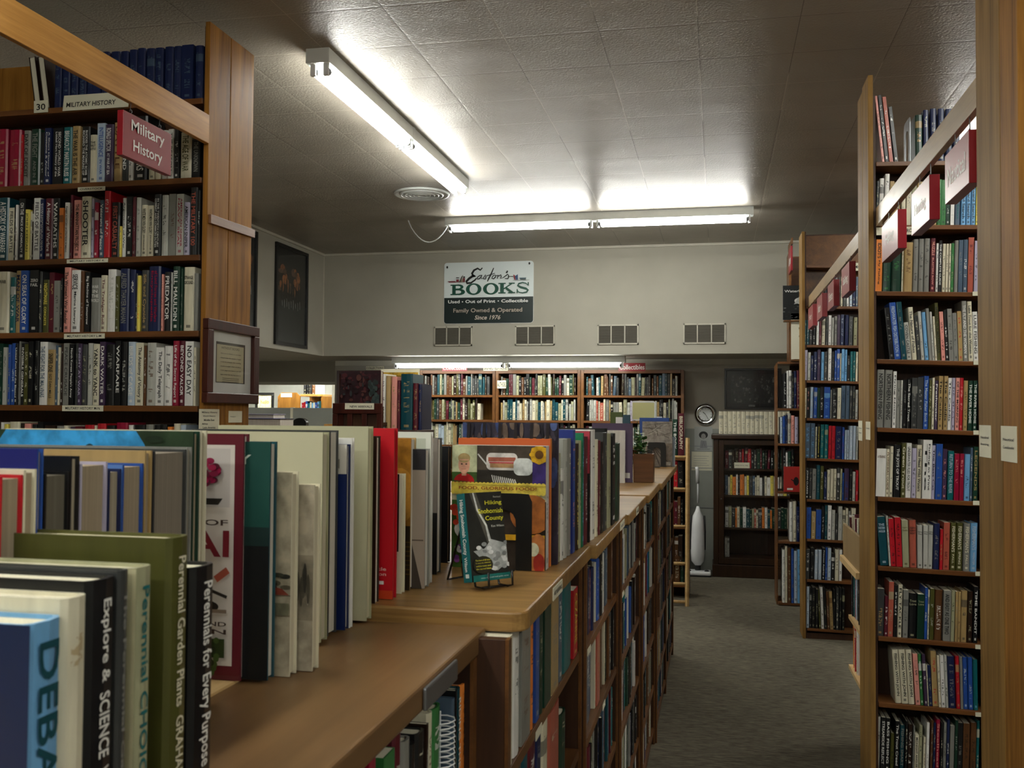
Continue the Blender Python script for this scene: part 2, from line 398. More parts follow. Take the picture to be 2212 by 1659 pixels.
# ---------------------------------------------------------------- books
CN = {'k': ('black', '17181a'), 'n': ('navy', '18244e'), 'b': ('blue', '2750a0'), 's': ('sky blue', '6fa8d6'), 'i': ('pale blue', 'b4c4d4'), 't': ('teal', '0f6468'), 'u': ('slate blue', '4c6074'),
      'd': ('dark green', '17392b'), 'g': ('green', '35783f'), 'o': ('olive', '4e4e24'), 'w': ('white', 'e4e3de'), 'c': ('cream', 'd9d3ba'), 'y': ('yellow', 'e3d25e'), 'a': ('orange', 'e08236'),
      'p': ('pink', 'e39a8e'), 'r': ('red', 'b81c28'), 'm': ('maroon', '5a1a28'), 'v': ('purple', '41304c'), 'l': ('lavender', 'b3adc4'), 'e': ('gray', '85857f'), 'f': ('light gray', 'b7b8b0'),
      'h': ('dark gray', '3c3e3e'), 'x': ('brown', '5f3d22'), 'z': ('tan', 'ae9362'), 'j': ('crimson', '941134'), 'q': ('salmon', 'b05a48'), 'D': ('dark teal', '0e4550'), 'X': ('dark brown', '2a1a12'), 'G': ('sage', 'a3a383')}
HEXN = {v[1]: v[0] for v in CN.values()}
DARK = set('kntudgomvhxjrbDXq')
rng = random.Random(7)
BOOKS = []
ORD1 = 'zeroth first second third fourth fifth sixth seventh eighth ninth tenth eleventh twelfth thirteenth fourteenth fifteenth sixteenth seventeenth eighteenth nineteenth'.split()
TENS = {2: 'twent', 3: 'thirt', 4: 'fort', 5: 'fift', 6: 'sixt', 7: 'sevent', 8: 'eight', 9: 'ninet'}
def ordinal(n):
    if n < 20: return ORD1[n]
    if n < 100: return TENS[n // 10] + ('ieth' if n % 10 == 0 else 'y-' + ORD1[n % 10])
    return 'hundred and ' + ordinal(n - 100)
def book(x, y, z, rz, t, h, w_, ck, tk=None, title=None, lean=0.0, place='', idx=0, side='from the left', soft=False, vis=1.0, group=None, label=None, tilt=0.0, cover=None, horiz=False, pages='e2dcc6', force=False):
    if tk is None: tk = rng.choice('wfcGe') if ck in DARK else rng.choice('khxe')
    BOOKS.append(dict(p=(x, y, z), rz=rz, t=t, h=h, w=w_, ck=ck, tk=tk, title=title, lean=lean, place=place, idx=idx, side=side, soft=soft, vis=vis, group=group, label=label, tilt=tilt, cover=cover, horiz=horiz, pages=pages, seed=rng.random(), force=force))
    return BOOKS[-1]
def book_parts(b):
    """local geometry: spine faces -Y, thickness along X"""
    t, h, w_ = b['t'], b['h'], b['w']; soft = b['soft']
    bd = min(.0008 if soft else .0026, t * .18); ov = .0006 if soft else .003
    rd = 0 if soft else min(.006, t * .22)
    hx = t / 2
    O = [(-hx, w_), (-hx, rd + .0005), (-hx * .72, rd * .35), (0, 0), (hx * .72, rd * .35), (hx, rd + .0005), (hx, w_)]
    I = [(-hx + bd, w_), (-hx + bd, rd + bd + .001), (-hx * .7 + bd * .5, rd * .35 + bd + .001), (0, bd + .001), (hx * .7 - bd * .5, rd * .35 + bd + .001), (hx - bd, rd + bd + .001), (hx - bd, w_)]
    n = 7; V = []; F = []; UV = []
    for z in (0, h):
        V += [(x, y, z) for x, y in O]; V += [(x, y, z) for x, y in I]
    for i in range(n - 1):
        sp = 1 <= i <= 4
        F.append((i, i + 1, 14 + i + 1, 14 + i))
        if sp:
            u0 = (O[i][0] / t + .5) * .98 + .01; u1 = (O[i + 1][0] / t + .5) * .98 + .01
            UV.append([(u0, 0), (u1, 0), (u1, h), (u0, h)])
        else: UV.append([(-1, -1)] * 4)
        F.append((7 + i + 1, 7 + i, 21 + i, 21 + i + 1)); UV.append([(-1, -1)] * 4)
        F.append((14 + i, 14 + i + 1, 21 + i + 1, 21 + i)); UV.append([(-1, -1)] * 4)
        F.append((i + 1, i, 7 + i, 7 + i + 1)); UV.append([(-1, -1)] * 4)
    F.append((0, 14, 21, 7)); UV.append([(-1, -1)] * 4); F.append((6, 13, 27, 20)); UV.append([(-1, -1)] * 4)
    px = hx - bd - .0002; y0 = bd + .002 + rd * .3; y1 = w_ - ov; z0, z1 = ov, h - ov
    PV = [(x, y, z) for z in (z0, z1) for y in (y0, y1) for x in (-px, px)]
    PF = [(0, 2, 3, 1), (4, 5, 7, 6), (0, 1, 5, 4), (2, 6, 7, 3), (0, 4, 6, 2), (1, 3, 7, 5)]
    return (V, F, UV), (PV, PF)
def title_shape(b):
    t, h = b['t'], b['h']
    d = Dec(lift=.0007)
    tc = CN[b['tk']][1] if b['tk'] in CN else b['tk']
    tt = b['title']
    if b['horiz']:
        ws = tt.split('/'); n = len(ws); y = h * .86; s_ = min(.014, t * .3)
        for q in ws:
            wd = min(t * .82, s_ * .8 * len(q)); d.text(q, -wd / 2, y - s_, wd / 2, y, tc); y -= s_ * 1.45
    else:
        parts = tt.split('/')
        if len(parts) == 2 and parts[0].startswith('='):      # two stacked lines
            a, c = parts[0][1:], parts[1]
            d.down(a, t * .04, h * .93, t * .30, h * .14, tc); d.down(c, -t * .30, h * .93, -t * .04, h * .14, tc)
        else:
            thin = tt.count('~'); parts = [q.strip('~') for q in parts]
            L = sum(len(q) for q in parts) + len(parts); y = h * .93
            tot = h * .84
            for k, q in enumerate(parts):
                ln = tot * len(q) / L; thick = t * ((.56 if k == 0 else .34) if not thin else (.36, .5)[thin - 1])
                d.down(q, -thick / 2, y, thick / 2, y - ln, tc); y -= ln + tot / L
    # onto the spine plane: sheet x -> X, sheet y -> Z, normal -> -Y
    return [(p[0], -p[2], p[1]) for p in d.v], d.f, d.c
def bmatrix(b):
    x, y, z = b['p']
    z += abs(math.sin(b['lean'])) * b['t'] / 2
    return Matrix.Translation((x, y, z)) @ Matrix.Rotation(b['rz'], 4, 'Z') @ Matrix.Rotation(b['lean'] + b['tilt'], 4, 'Y')
def fill_mesh(me, V, F, UV, cols, tcols, pars):
    me.from_pydata(V, [], F)
    for nm, arr in (('col', cols), ('tcol', tcols), ('par', pars)):
        a = me.attributes.new(nm, 'FLOAT_COLOR', 'POINT'); a.data.foreach_set('color', np.array(arr, dtype=np.float32).ravel())
    if UV is not None:
        u = me.uv_layers.new(name='UVMap'); u.data.foreach_set('uv', np.array(UV, dtype=np.float32).ravel())
def finish_books(limit):
    for b in BOOKS:
        d = max(.3, (Vector(b['p']) - Vector((0, 0, EYE))).length)
        b['pri'] = (F_PX / d) ** 2 * b['t'] * b['h'] * b['vis'] + (1e9 if b['force'] else 0)
    order = sorted(BOOKS, key=lambda b: -b['pri'])
    things = order[:limit]; rest = order[limit:]
    for b in things:
        (V, F, UV), (PV, PF) = book_parts(b)
        c = lin(CN[b['ck']][1]); tc = lin(CN[b['tk']][1]); sty = 0.0 if b['title'] else .1 + .9 * b['seed']
        me = bpy.data.meshes.new('book'); k = len(V)
        fill_mesh(me, V, F, [q for f in UV for q in f], [c] * k, [tc] * k, [(b['seed'], b['h'], sty, 1)] * k)
        me.materials.append(M['jacket'])
        o = bpy.data.objects.new('book', me); COL.objects.link(o); o.matrix_world = bmatrix(b)
        kind = 'softcover book' if b['soft'] else 'hardcover book'
        lab = b['label'] or f"{CN[b['ck']][0]} {kind}, {ordinal(b['idx'])} {b['side']} {b['place']}"
        tag(o, lab, 'book', b['group'])
        mp = bpy.data.meshes.new('pages'); fill_mesh(mp, PV, PF, None, [lin(b['pages'])] * 8, [tc] * 8, [(0, 0, 0, 1)] * 8)
        mp.materials.append(M['pages']); q = bpy.data.objects.new('pages', mp); COL.objects.link(q); q.parent = o
        if b['title']:
            tv, tf, tcc = title_shape(b); mt_ = bpy.data.meshes.new('spine_title'); mt_.from_pydata(tv, [], tf)
            a = mt_.attributes.new('col', 'FLOAT_COLOR', 'POINT'); a.data.foreach_set('color', [x for c_ in tcc for x in c_])
            mt_.materials.append(M['ink']); q = bpy.data.objects.new('spine_title', mt_); COL.objects.link(q); q.parent = o
        if b['cover']: b['cover'](b, o)
    V = []; F = []; UV = []; C_ = []; T_ = []; P_ = []; MI = []
    for b in rest:
        mtx = bmatrix(b); (v, f, uv), (pv, pf) = book_parts(b); n = len(V)
        c = lin(CN[b['ck']][1]); tc = lin(CN[b['tk']][1]); sty = 0.0 if b['title'] else .1 + .9 * b['seed']
        V += [tuple(mtx @ Vector(p)) for p in v]; F += [tuple(i + n for i in g_) for g_ in f]; UV += [q for g_ in uv for q in g_]
        C_ += [c] * len(v); T_ += [tc] * len(v); P_ += [(b['seed'], b['h'], sty, 1)] * len(v); MI += [0] * len(f)
        n = len(V); V += [tuple(mtx @ Vector(p)) for p in pv]; F += [tuple(i + n for i in g_) for g_ in pf]; UV += [(-1, -1)] * (4 * len(pf))
        C_ += [lin(b['pages'])] * 8; T_ += [tc] * 8; P_ += [(0, 0, 0, 1)] * 8; MI += [1] * len(pf)
        if b['title']:
            tv, tf, tcc = title_shape(b); n = len(V); V += [tuple(mtx @ Vector(p)) for p in tv]; F += [tuple(i + n for i in g_) for g_ in tf]
            UV += [(-1, -1)] * sum(len(g_) for g_ in tf); C_ += tcc; T_ += tcc; P_ += [(0, 0, 0, 1)] * len(tv); MI += [2] * len(tf)
    me = bpy.data.meshes.new('shelved_books'); fill_mesh(me, V, F, UV, C_, T_, P_)
    for q in ('jacket', 'pages', 'ink'): me.materials.append(M[q])
    me.polygons.foreach_set('material_index', MI)
    o = bpy.data.objects.new('shelved_books', me); COL.objects.link(o)
    tag(o, 'hundreds of smaller book spines packed along the far shelves, low shelves and gaps between larger books', 'books', kind='stuff')
    print('BOOKS', len(BOOKS), 'things', len(things), 'rest', len(rest))
def parse(spec):
    for q in spec.split(';'):
        q = q.strip()
        if not q: continue
        a, _, title = q.partition('|'); a = a.split()
        yield float(a[0]), float(a[1]), float(a[2]), a[3][0], (a[3][1] if len(a[3]) > 1 else None), title.strip() or None
def row_x(spec, Y, z, place, ymid, w_=(.145, .165), lean=0.0, tilt=0.0, sx=0, vis=1.0, hc=.6, group=None, title_soft=False):
    """a row of spines facing the camera's side (-Y) on the plane Y; px edges taken at the row's middle height"""
    for i, (x0, x1, yt, ck, tk, title) in enumerate(parse(spec)):
        X0 = at(x0, ymid, 1, Y).x; X1 = at(x1, ymid, 1, Y).x; xm = (X0 + X1) / 2
        zb = z - tilt * (xm - sx)
        h = at((x0 + x1) / 2, yt, 1, Y).z - zb - .001
        t = max(.004, (X1 - X0) * .97)
        zmid = at((x0 + x1) / 2, ymid, 1, Y).z
        l = lean(i) if callable(lean) else lean
        xb = xm - math.tan(l + tilt) * (zmid - zb)
        soft = rng.random() > hc
        hz = bool(title and title.startswith('^'))
        book(xb, Y + rng.uniform(0, .008) + (.0 if yt < 9999 else 0), zb + .0008, 0, t, h, rng.uniform(*w_), ck, tk, title[1:] if hz else title, lean=l, tilt=tilt, place=place, idx=i + 1, soft=soft, vis=vis, group=group, horiz=hz)
def rand_row(a0, a1, plane, z, rz, place, pal, hr=(.18, .25), tr=(.014, .04), side='from the left', vis=.7, w_=(.13, .17), group=None, tilt=0, sx=0, gap=.05, fixed=None):
    """fill a shelf run; rz 0: along X facing -Y at Y = plane; rz 90: along Y facing +X at X = plane"""
    a = a0; i = 0
    while a < a1 - .012:
        if fixed and i < len(fixed): ck, t, h, tk, title = fixed[i]
        else: ck, t, h, tk, title = rng.choice(pal), rng.uniform(*tr) * rng.choice((.7, 1, 1)), rng.uniform(*hr), None, None
        if a + t > a1: break
        i += 1; l = rng.uniform(-.006, .006) if rng.random() < .9 else rng.uniform(-.06, .06)
        c = a + t / 2; rec = rng.uniform(0, .018)
        zz = z + .0008
        if rz == 0: book(c, plane + rec, zz - tilt * (c - sx), 0, t * .97, h, rng.uniform(*w_), ck, tk, title, lean=l, place=place, idx=i, side=side, soft=rng.random() < .4, vis=vis, group=group, tilt=tilt)
        elif rz > 0: book(plane - rec, c, zz, math.pi / 2, t * .97, h, rng.uniform(*w_), ck, tk, title, lean=l, place=place, idx=i, side=side, soft=rng.random() < .4, vis=vis, group=group)
        else: book(plane + rec, c, zz, -math.pi / 2, t * .97, h, rng.uniform(*w_), ck, tk, title, lean=l, place=place, idx=i, side=side, soft=rng.random() < .4, vis=vis, group=group)
        a += t + (.0005 if rng.random() > gap else rng.uniform(.004, .02)) + abs(l) * h * .5
def card(name, label, cat, o, xa, ya, w_, h, draw, mat='ink', base='paper', th=.0015, group=None, parent=None, basehex=None):
    """a thin printed card or board: a slab with the printing as a part"""
    mm = frame_m(o, xa, ya); za = Vector(xa).normalized().cross(Vector(ya).normalized())
    b = MB(); q = [mm @ Vector((x, y, z)) for z in (-th, 0) for y in (0, h) for x in (0, w_)]
    b.add(q, [(0, 2, 3, 1), (4, 5, 7, 6), (0, 1, 5, 4), (2, 6, 7, 3), (0, 4, 6, 2), (1, 3, 7, 5)], lin(basehex) if basehex else None)
    ob = b.build(name, M[base], parent)
    if label: tag(ob, label, cat, group)
    if draw:
        d = Dec(); draw(d)
        mo = mm.copy(); off = ob.location.copy()
        pp = ob.parent
        while pp is not None: off += pp.location; pp = pp.parent
        mo = Matrix.Translation(-off) @ mo
        d.mesh('printing' if name != 'sign_board' else 'lettering', M[mat], ob, mo)
    return ob
# ---------------------------------------------------------------- the room
XL, XR, YW, ZC, ZS, YB = -1.897, .628, 9.147, 3.15, 2.125, 10.05
def struct(name, mat, box, **k):
    o = one(name, mat, box, **k); o['kind'] = 'structure'; return o
struct('floor', M['carpet'], (-7.2, 3.6, -3.2, 12.6, -.05, 0))
struct('ceiling', M['ceiling'], (-3.9, 3.6, -3.2, YW + .02, ZC, ZC + .06))
struct('wall_back_upper', M['wall'], (-3.88, 3.6, YW, YW + .06, ZS, ZC))
struct('wall_left_upper', M['wall'], (-3.94, -3.88, -3.2, YW + .06, ZS, ZC))
struct('ceiling_back', M['wall_low'], (-3.94, 3.6, YW + .06, 12.6, ZS, ZS + .05))
struct('ceiling_left', M['wall_low'], (-7.2, -3.94, -3.2, 12.6, ZS, ZS + .05))
OX0, OX1, OZ1, OZ0 = -5.35, -4.115, 1.865, .95
struct('wall_back', M['wall_low'], (OX1, 3.6, YB, YB + .1, 0, ZS))
struct('wall_back_left', M['wall_low'], (-7.2, OX0, YB, YB + .1, 0, ZS))
struct('wall_back_header', M['wall_dark'], (OX0, OX1, YB, YB + .1, OZ1, ZS))
struct('wall_back_sill', M['wall_low'], (OX0, OX1, YB, YB + .1, 0, OZ0))
struct('wall_left', M['wall_low'], (-7.26, -7.2, -3.2, 12.6, 0, ZS))
struct('wall_right', M['wall'], (3.6, 3.66, -3.2, 12.6, 0, ZC))
struct('wall_front', M['wall'], (-7.2, 3.6, -3.26, -3.2, 0, ZC))
struct('wall_backroom', M['backroom'], (-7.2, 3.6, 12.6, 12.66, 0, ZS))
struct('wall_backroom_side', M['backroom'], (-3.7, -3.64, YB + .1, 12.6, 0, ZS))
# trims
struct('trim_1', M['trim'], (-3.88, 3.6, YW - .018, YW, ZC - .022, ZC))
struct('trim_2', M['trim'], (-3.88, -3.862, -3.2, YW, ZC - .022, ZC))
struct('trim_3', M['trim'], (-4.1, 3.6, YB - .03, YB, ZS - .055, ZS))
struct('trim_4', M['trim'], (-3.88, -3.872, YW - .008, YW, ZS, ZC))
struct('trim_5', M['trim'], (OX0 - .03, OX1 + .03, YB - .012, YB, OZ1, OZ1 + .03))
struct('wall_panelling', M['partition'], (-.32, 0.02, YB - .012, YB, 0, 1.42))
for i, z in enumerate((.62, 1.02, 1.24)): struct(f'trim_{6 + i}', M['gray_metal'], (-.32, .02, YB - .017, YB - .012, z, z + .006))
# wall grilles under the ceiling: four air vents
def vent(x0, label):
    t = empty('wall_vent', (x0 + .19, YW, 2.215), label, 'vent', 'wall vents under the shop sign')
    b = MB(); W, H = .385, .19
    y = YW - .012; z0 = 2.215
    for q in ((x0, x0 + W, z0 + H - .014, z0 + H), (x0, x0 + W, z0, z0 + .014), (x0, x0 + .012, z0, z0 + H), (x0 + W - .012, x0 + W, z0, z0 + H), (x0 + W / 3 - .005, x0 + W / 3 + .005, z0, z0 + H), (x0 + 2 * W / 3 - .005, x0 + 2 * W / 3 + .005, z0, z0 + H)):
        b.box(q[0], q[1], y, YW, q[2], q[3])
    b.build('frame', M['trim'], t)
    one('backing', M['slat_gray'], (x0 + .01, x0 + W - .01, YW - .003, YW - .001, z0 + .01, z0 + H - .01), t)
    s_ = MB()
    for k in range(13):
        z = z0 + .016 + k * .0128; s_.prism([(YW - .011, z), (YW - .004, z + .009), (YW - .004, z + .0105), (YW - .011, z + .0015)], 0, x0 + .012, x0 + W - .012)
    s_.build('slats', M['slat_gray'], t)
for px, lb in ((938, 'white slatted wall vent under the left edge of the shop sign'), (1113, 'white slatted wall vent under the right edge of the shop sign'), (1291, 'third slatted wall vent from the left above the lower lights'), (1476, 'white slatted wall vent, rightmost of the four on the back wall')):
    vent(at(px, 728, 1, YW).x, lb)
# round ceiling diffuser
c = at(911, 418, 2, ZC)
b = MB(); b.lathe((c.x, c.y, ZC), [(.205, 0), (.20, -.012), (.185, -.014), (.175, -.006)], 40)
t = empty('ceiling_vent', (c.x, c.y, ZC), 'round white ceiling air vent with rings beside the long light', 'vent')
b.build('rim', M['white_metal'], t, smooth=True)
for r_ in (.165, .135, .105, .075, .045):
    MB().lathe((c.x, c.y, ZC), [(r_, -.004), (r_ - .012, -.018), (r_ - .018, -.018), (r_ - .006, -.003)], 36).build('ring', M['white_metal'], t, smooth=True)
MB().lathe((c.x, c.y, ZC), [(.16, -.001), (.16, -.003)], 30).build('throat', M['black_matte'], t)
# ---------------------------------------------------------------- fluorescent fixtures: the room's lamps
def fixture(x, y, z, axis, label, length=2.44, group='fluorescent ceiling fixtures', w_=.10, tubes=(-.03, .03), glow='tube'):
    """box channel with four tubes, two end to end in each row; axis 'x' or 'y'; (x,y) the middle, z the ceiling"""
    t = empty('fluorescent_light', (x, y, z), label, 'ceiling light', group)
    def B(a0, a1, b0, b1, z0, z1):
        return (x + a0, x + a1, y + b0, y + b1, z0, z1) if axis == 'x' else (x + b0, x + b1, y + a0, y + a1, z0, z1)
    L = length / 2
    one('housing', M['white_metal'], B(-L, L, -w_ / 2, w_ / 2, z - .065, z), t, bevel=.003)
    one('seam_plate', M['white_metal'], B(-.02, .02, -w_ / 2 - .002, w_ / 2 + .002, z - .067, z), t)
    for s in tubes:
        for a0, a1 in ((-L + .035, -.03), (.03, L - .035)):
            P = lambda a: (x + a, y + s, z - .092) if axis == 'x' else (x + s, y + a, z - .092)
            MB().tube([P(a0 + .02), P(a1 - .02)], .0165, 12).build('tube', M[glow], t, smooth=True)
            for e, dr in ((a0, 1), (a1, -1)):
                MB().tube([P(e + dr * .002), P(e + dr * .021)], .017, 12).build('tube_cap', M['gray_metal'], t, smooth=True)
                q = B(e - .012, e + .004, s - .012, s + .012, z - .115, z - .06) if dr > 0 else B(e - .004, e + .012, s - .012, s + .012, z - .115, z - .06)
                one('lamp_holder', M['white_plastic'], q, t, bevel=.002)
    return t
fixture(-1.715, 5.16, ZC, 'y', 'long fluorescent fixture running down the room over the counters', w_=.11)
fixture(-.95, 7.62, ZC, 'x', 'fluorescent fixture across the room in front of the back wall')
fixture(-2.05, 9.42, ZS, 'x', 'low fluorescent fixture under the dropped ceiling by the Collectibles shelves', length=2.36, glow='tube_dim')
# the same lamps go on behind and beside the camera, over the other aisles
fixture(-1.2, .55, ZC, 'y', 'fluorescent fixture overhead just outside the view, over the near counter')
fixture(-.6, -1.6, ZC, 'x', 'fluorescent fixture behind the viewpoint, crossing the main aisle')
fixture(1.9, -.3, ZC, 'y', 'fluorescent fixture behind the viewpoint on the nautical side')
fixture(2.0, 2.9, ZC, 'x', 'fluorescent fixture outside the view over the nautical aisle')
fixture(2.3, 6.2, ZC, 'x', 'fluorescent fixture outside the view over the boating aisle', length=2.0)
fixture(-5.7, 5.4, ZS, 'y', 'unseen fluorescent fixture added under the low left ceiling to brighten the wall over the opening', length=2.0)  # unseen fixture, added only to lift the dark wall above the opening
# loose cable of the cross fixture
a, b_ = at(955, 468, 2, ZC - .03), at(868, 466, 2, ZC)
pts = [Vector((a.x, 7.62, ZC - .035))]
for k in range(1, 12):
    u = k / 12; p = Vector((a.x, 7.62, ZC - .035)).lerp(Vector((b_.x, 7.62, ZC - .01)), u); p.z -= .17 * math.sin(math.pi * u) ** .8; pts.append(p)
pts.append(Vector((b_.x, 7.62, ZC - .005)))
tag(MB().tube(pts, .005, 6).build('power_cable', M['white_plastic'], smooth=True), 'white cable drooping from the left end of the cross light', 'cable')
# ---------------------------------------------------------------- shop sign on the back wall
def shop_sign():
    o = at(958.5, 700, 1, YW - .004); p = at(1153, 563, 1, YW - .004); W = p.x - o.x; H = p.z - o.z
    t = empty('shop_sign', (o.x + W / 2, YW, o.z), 'rounded green and white shop sign reading BOOKS on the back wall', 'sign')
    d0 = Dec(lift=0)
    b = MB(); d0.rrect(0, 0, W, H, .03, 'ffffff'); b.prism([(o.x + p_[0], o.z + p_[1]) for p_ in d0.v], 1, YW - .006, YW - .001); b.build('panel', M['white_metal'], t)
    d = Dec(step=.0003)
    X = lambda px: (px - 408) / 1342 * W
    Z = lambda py: H - (py - 160 - 25 * (1750 - 1079) / 1342 * 0) / 970 * H
    d.rrect(.003, .003, W - .003, H * .425, .028, '10201f', '0011')
    d.rrect(.003, H * .425, W - .003, H - .003, .028, 'd9e2e2', '1100')
    G = '0f4a3a'
    def slab(x0, x1, y0, y1): d.rect(X(x0), Z(y0), X(x1), Z(y1), G)
    # BOOKS in a wide slab serif
    def ring(cx, rx, irx):
        d.ell(X(cx), Z(587), rx / 1342 * W, 92 / 970 * H, G, 30); d.ell(X(cx), Z(587), irx / 1342 * W, 70 / 970 * H, 'd9e2e2', 30)
    slab(508, 620, 528, 508); slab(508, 620, 676, 656); slab(535, 590, 676, 508)
    d.ell(X(630), Z(548), 75 / 1342 * W, 42 / 970 * H, G, 24); d.ell(X(640), Z(628), 90 / 1342 * W, 50 / 970 * H, G, 24); slab(580, 640, 590, 508); slab(580, 640, 677, 590)
    d.ell(X(625), Z(551), 36 / 1342 * W, 20 / 970 * H, 'd9e2e2', 20); d.ell(X(630), Z(628), 42 / 1342 * W, 25 / 970 * H, 'd9e2e2', 20)
    d.rect(X(588), Z(571), X(627), Z(531), 'd9e2e2'); d.rect(X(588), Z(653), X(632), Z(603), 'd9e2e2')
    ring(860, 117, 62); ring(1118, 117, 62)
    slab(1230, 1340, 516, 498); slab(1230, 1340, 664, 645); slab(1258, 1313, 664, 498)
    d.stroke([(X(1300), Z(600)), (X(1430), Z(510))], .012, G); d.stroke([(X(1345), Z(580)), (X(1440), Z(655))], .022, G)
    slab(1385, 1475, 516, 498); slab(1375, 1480, 664, 645)
    pts = [(1672, 545), (1640, 512), (1590, 500), (1535, 515), (1520, 545), (1560, 572), (1640, 595), (1670, 620), (1650, 650), (1590, 662), (1535, 650), (1512, 615)]
    d.stroke([(X(a_), Z(b__)) for a_, b__ in pts], [.006, .010, .012, .016, .020, .022, .022, .020, .016, .012, .010, .006], G)
    slab(1665, 1682, 550, 495); slab(1503, 1520, 664, 600)
    # script line above
    K = '101312'
    def sc(pts, w0): d.stroke([(X(a_), Z(b__)) for a_, b__ in pts], [w0 * (0.6 + .8 * math.sin(math.pi * (i + .5) / len(pts))) for i in range(len(pts))], K)
    sc([(990, 255), (960, 290), (920, 262), (865, 290), (835, 340), (850, 372), (885, 376), (840, 385), (790, 420), (750, 465), (760, 492), (820, 488), (880, 445), (905, 415)], .017)
    sc([(990, 370), (950, 375), (915, 405), (920, 432), (950, 425), (985, 375), (975, 425), (1005, 420)], .008)
    sc([(1005, 420), (1040, 365), (1045, 405), (1040, 432), (1005, 428)], .008)
    sc([(1160, 262), (1120, 360), (1085, 430), (1068, 472)], .010); sc([(1050, 385), (1180, 345)], .006)
    sc([(1175, 370), (1145, 395), (1135, 425), (1160, 432), (1185, 410), (1195, 380), (1175, 370)], .008)
    sc([(1195, 385), (1225, 375), (1215, 432)], .008); sc([(1225, 395), (1270, 372), (1275, 395), (1262, 430), (1295, 420)], .008)
    sc([(1368, 310), (1358, 335), (1345, 345)], .012); sc([(1300, 420), (1372, 365), (1385, 400), (1375, 435), (1330, 430)], .009); sc([(1385, 385), (1385, 372)], .005)
    sc([(1375, 400), (1455, 402)], .004)
    # little stacks of books
    for q in ((470, 585, 455, 465, '6e2530'), (485, 600, 465, 476, '7d3038'), (598, 640, 430, 472, '6e2530'), (596, 640, 412, 428, 'cfd6d6'), (596, 640, 398, 412, '3c3c40'), (700, 732, 410, 476, '6e2530'), (703, 732, 385, 408, '222')):
        d.rect(X(q[0]), Z(q[3]), X(q[1]), Z(q[2]), (q[4] * 2)[:6])
    d.poly([(X(640), Z(474)), (X(668), Z(474)), (X(705), Z(362)), (X(680), Z(385))], '4c4640'); d.poly([(X(664), Z(474)), (X(704), Z(474)), (X(704), Z(400))], '8a7a68')
    d.poly([(X(1452), Z(372)), (X(1478), Z(385)), (X(1490), Z(458)), (X(1468), Z(452))], '8c2c34'); d.poly([(X(1480), Z(398)), (X(1522), Z(370)), (X(1524), Z(458)), (X(1492), Z(458))], '2d4a72')
    d.rect(X(1545), Z(440), X(1645), Z(424), '4c6a74'); d.rect(X(1555), Z(455), X(1640), Z(440), '2a3a40'); d.rect(X(1450), Z(464), X(1690), Z(459), '9aa4a4')
    for a_, b__, tx in ((480, 655, 'Used'), (742, 1190, 'Out of Print'), (1280, 1675, 'Collectible')): d.text(tx, X(a_), Z(808), X(b__), Z(758), 'f2f4f0')
    d.ell(X(698), Z(787), .006, .006, 'f2f4f0', 12); d.ell(X(1235), Z(783), .006, .006, 'f2f4f0', 12)
    d.text('Family Owned & Operated', X(560), Z(975), X(1590), Z(890), 'b3a79b')
    d.text('Since 1976', X(880), Z(1072), X(1262), Z(1003), 'c9bdb0', slant=.25)
    for a_ in (462, 1692): d.ell(X(a_), Z(235 if a_ < 900 else 205), .009, .012, '0c0c0c', 14)
    d.mesh('lettering', M['ink'], t, Matrix.Translation(-t.location) @ frame_m((o.x, YW - .006, o.z), XX, ZZ))
shop_sign()
# ---------------------------------------------------------------- tall bookcases
def tall_case(label, x0, x1, yf, yb, ztop, shelves, end='left', endx=None, back_to=99, tilt=0.0, sx=0.0, wood_end='pine_z', group=None, plinth=.0, facing=1, th=.02):
    """one cabinet unit: end panel on the aisle, shelves, back"""
    t = empty('tall_bookcase', ((x0 + x1) / 2, (yf + yb) / 2, 0), label, 'bookcase', group)
    ex = endx
    if end == 'right': one('end_panel', M[wood_end], (ex - .02, ex, yf, yb - .001, 0, ztop), t, bevel=.002); i0, i1 = x0, ex - .02
    else: one('end_panel', M[wood_end], (ex, ex + .02, yf, yb - .001, 0, ztop), t, bevel=.002); i0, i1 = ex + .02, x1
    # darker inner lining beside the end panel
    if end == 'right': one('side_lining', M['walnut'], (ex - .028, ex - .0205, yf + .012, yb - .002, 0, min(ztop, shelves[0] + .28)), t)
    else: one('side_lining', M['walnut'], (ex + .0205, ex + .030, yf + .012, yb - .002, 0, min(ztop, shelves[0] + .28)), t)
    one('far_panel', M['shelf_y'], ((x0, x0 + .02) if end == 'right' else (x1 - .02, x1)) + (yf, yb - .001, 0, ztop), t)
    ybk = yb - .012
    bk = MB(); bk.box(i0 if end != 'right' else x0 + .02, i1 if end == 'right' else x1 - .02, ybk, yb - .002, 0, min(back_to, ztop)); bk.build('back_panel', M['walnut'], t)
    if back_to > 2.8 and back_to < 5: one('upper_back', M['shelf_y'], (i0, x1 - .021, ybk - .003, ybk - .0005, shelves[1] + .02, ztop - .01), t)
    j0, j1 = (x0 + .021, ex - .029) if end == 'right' else (ex + .031, x1 - .021)
    for z in shelves:
        MB().box(j0, j1, yf + .002, ybk - .001, z - th, z, sh=tilt, sx=sx).build('shelf', M['shelf_x'], t, bevel=.0015)
    if plinth: one('plinth', M['walnut'], (j0, j1, yf + .01, yf + .03, 0, plinth), t)
    return t
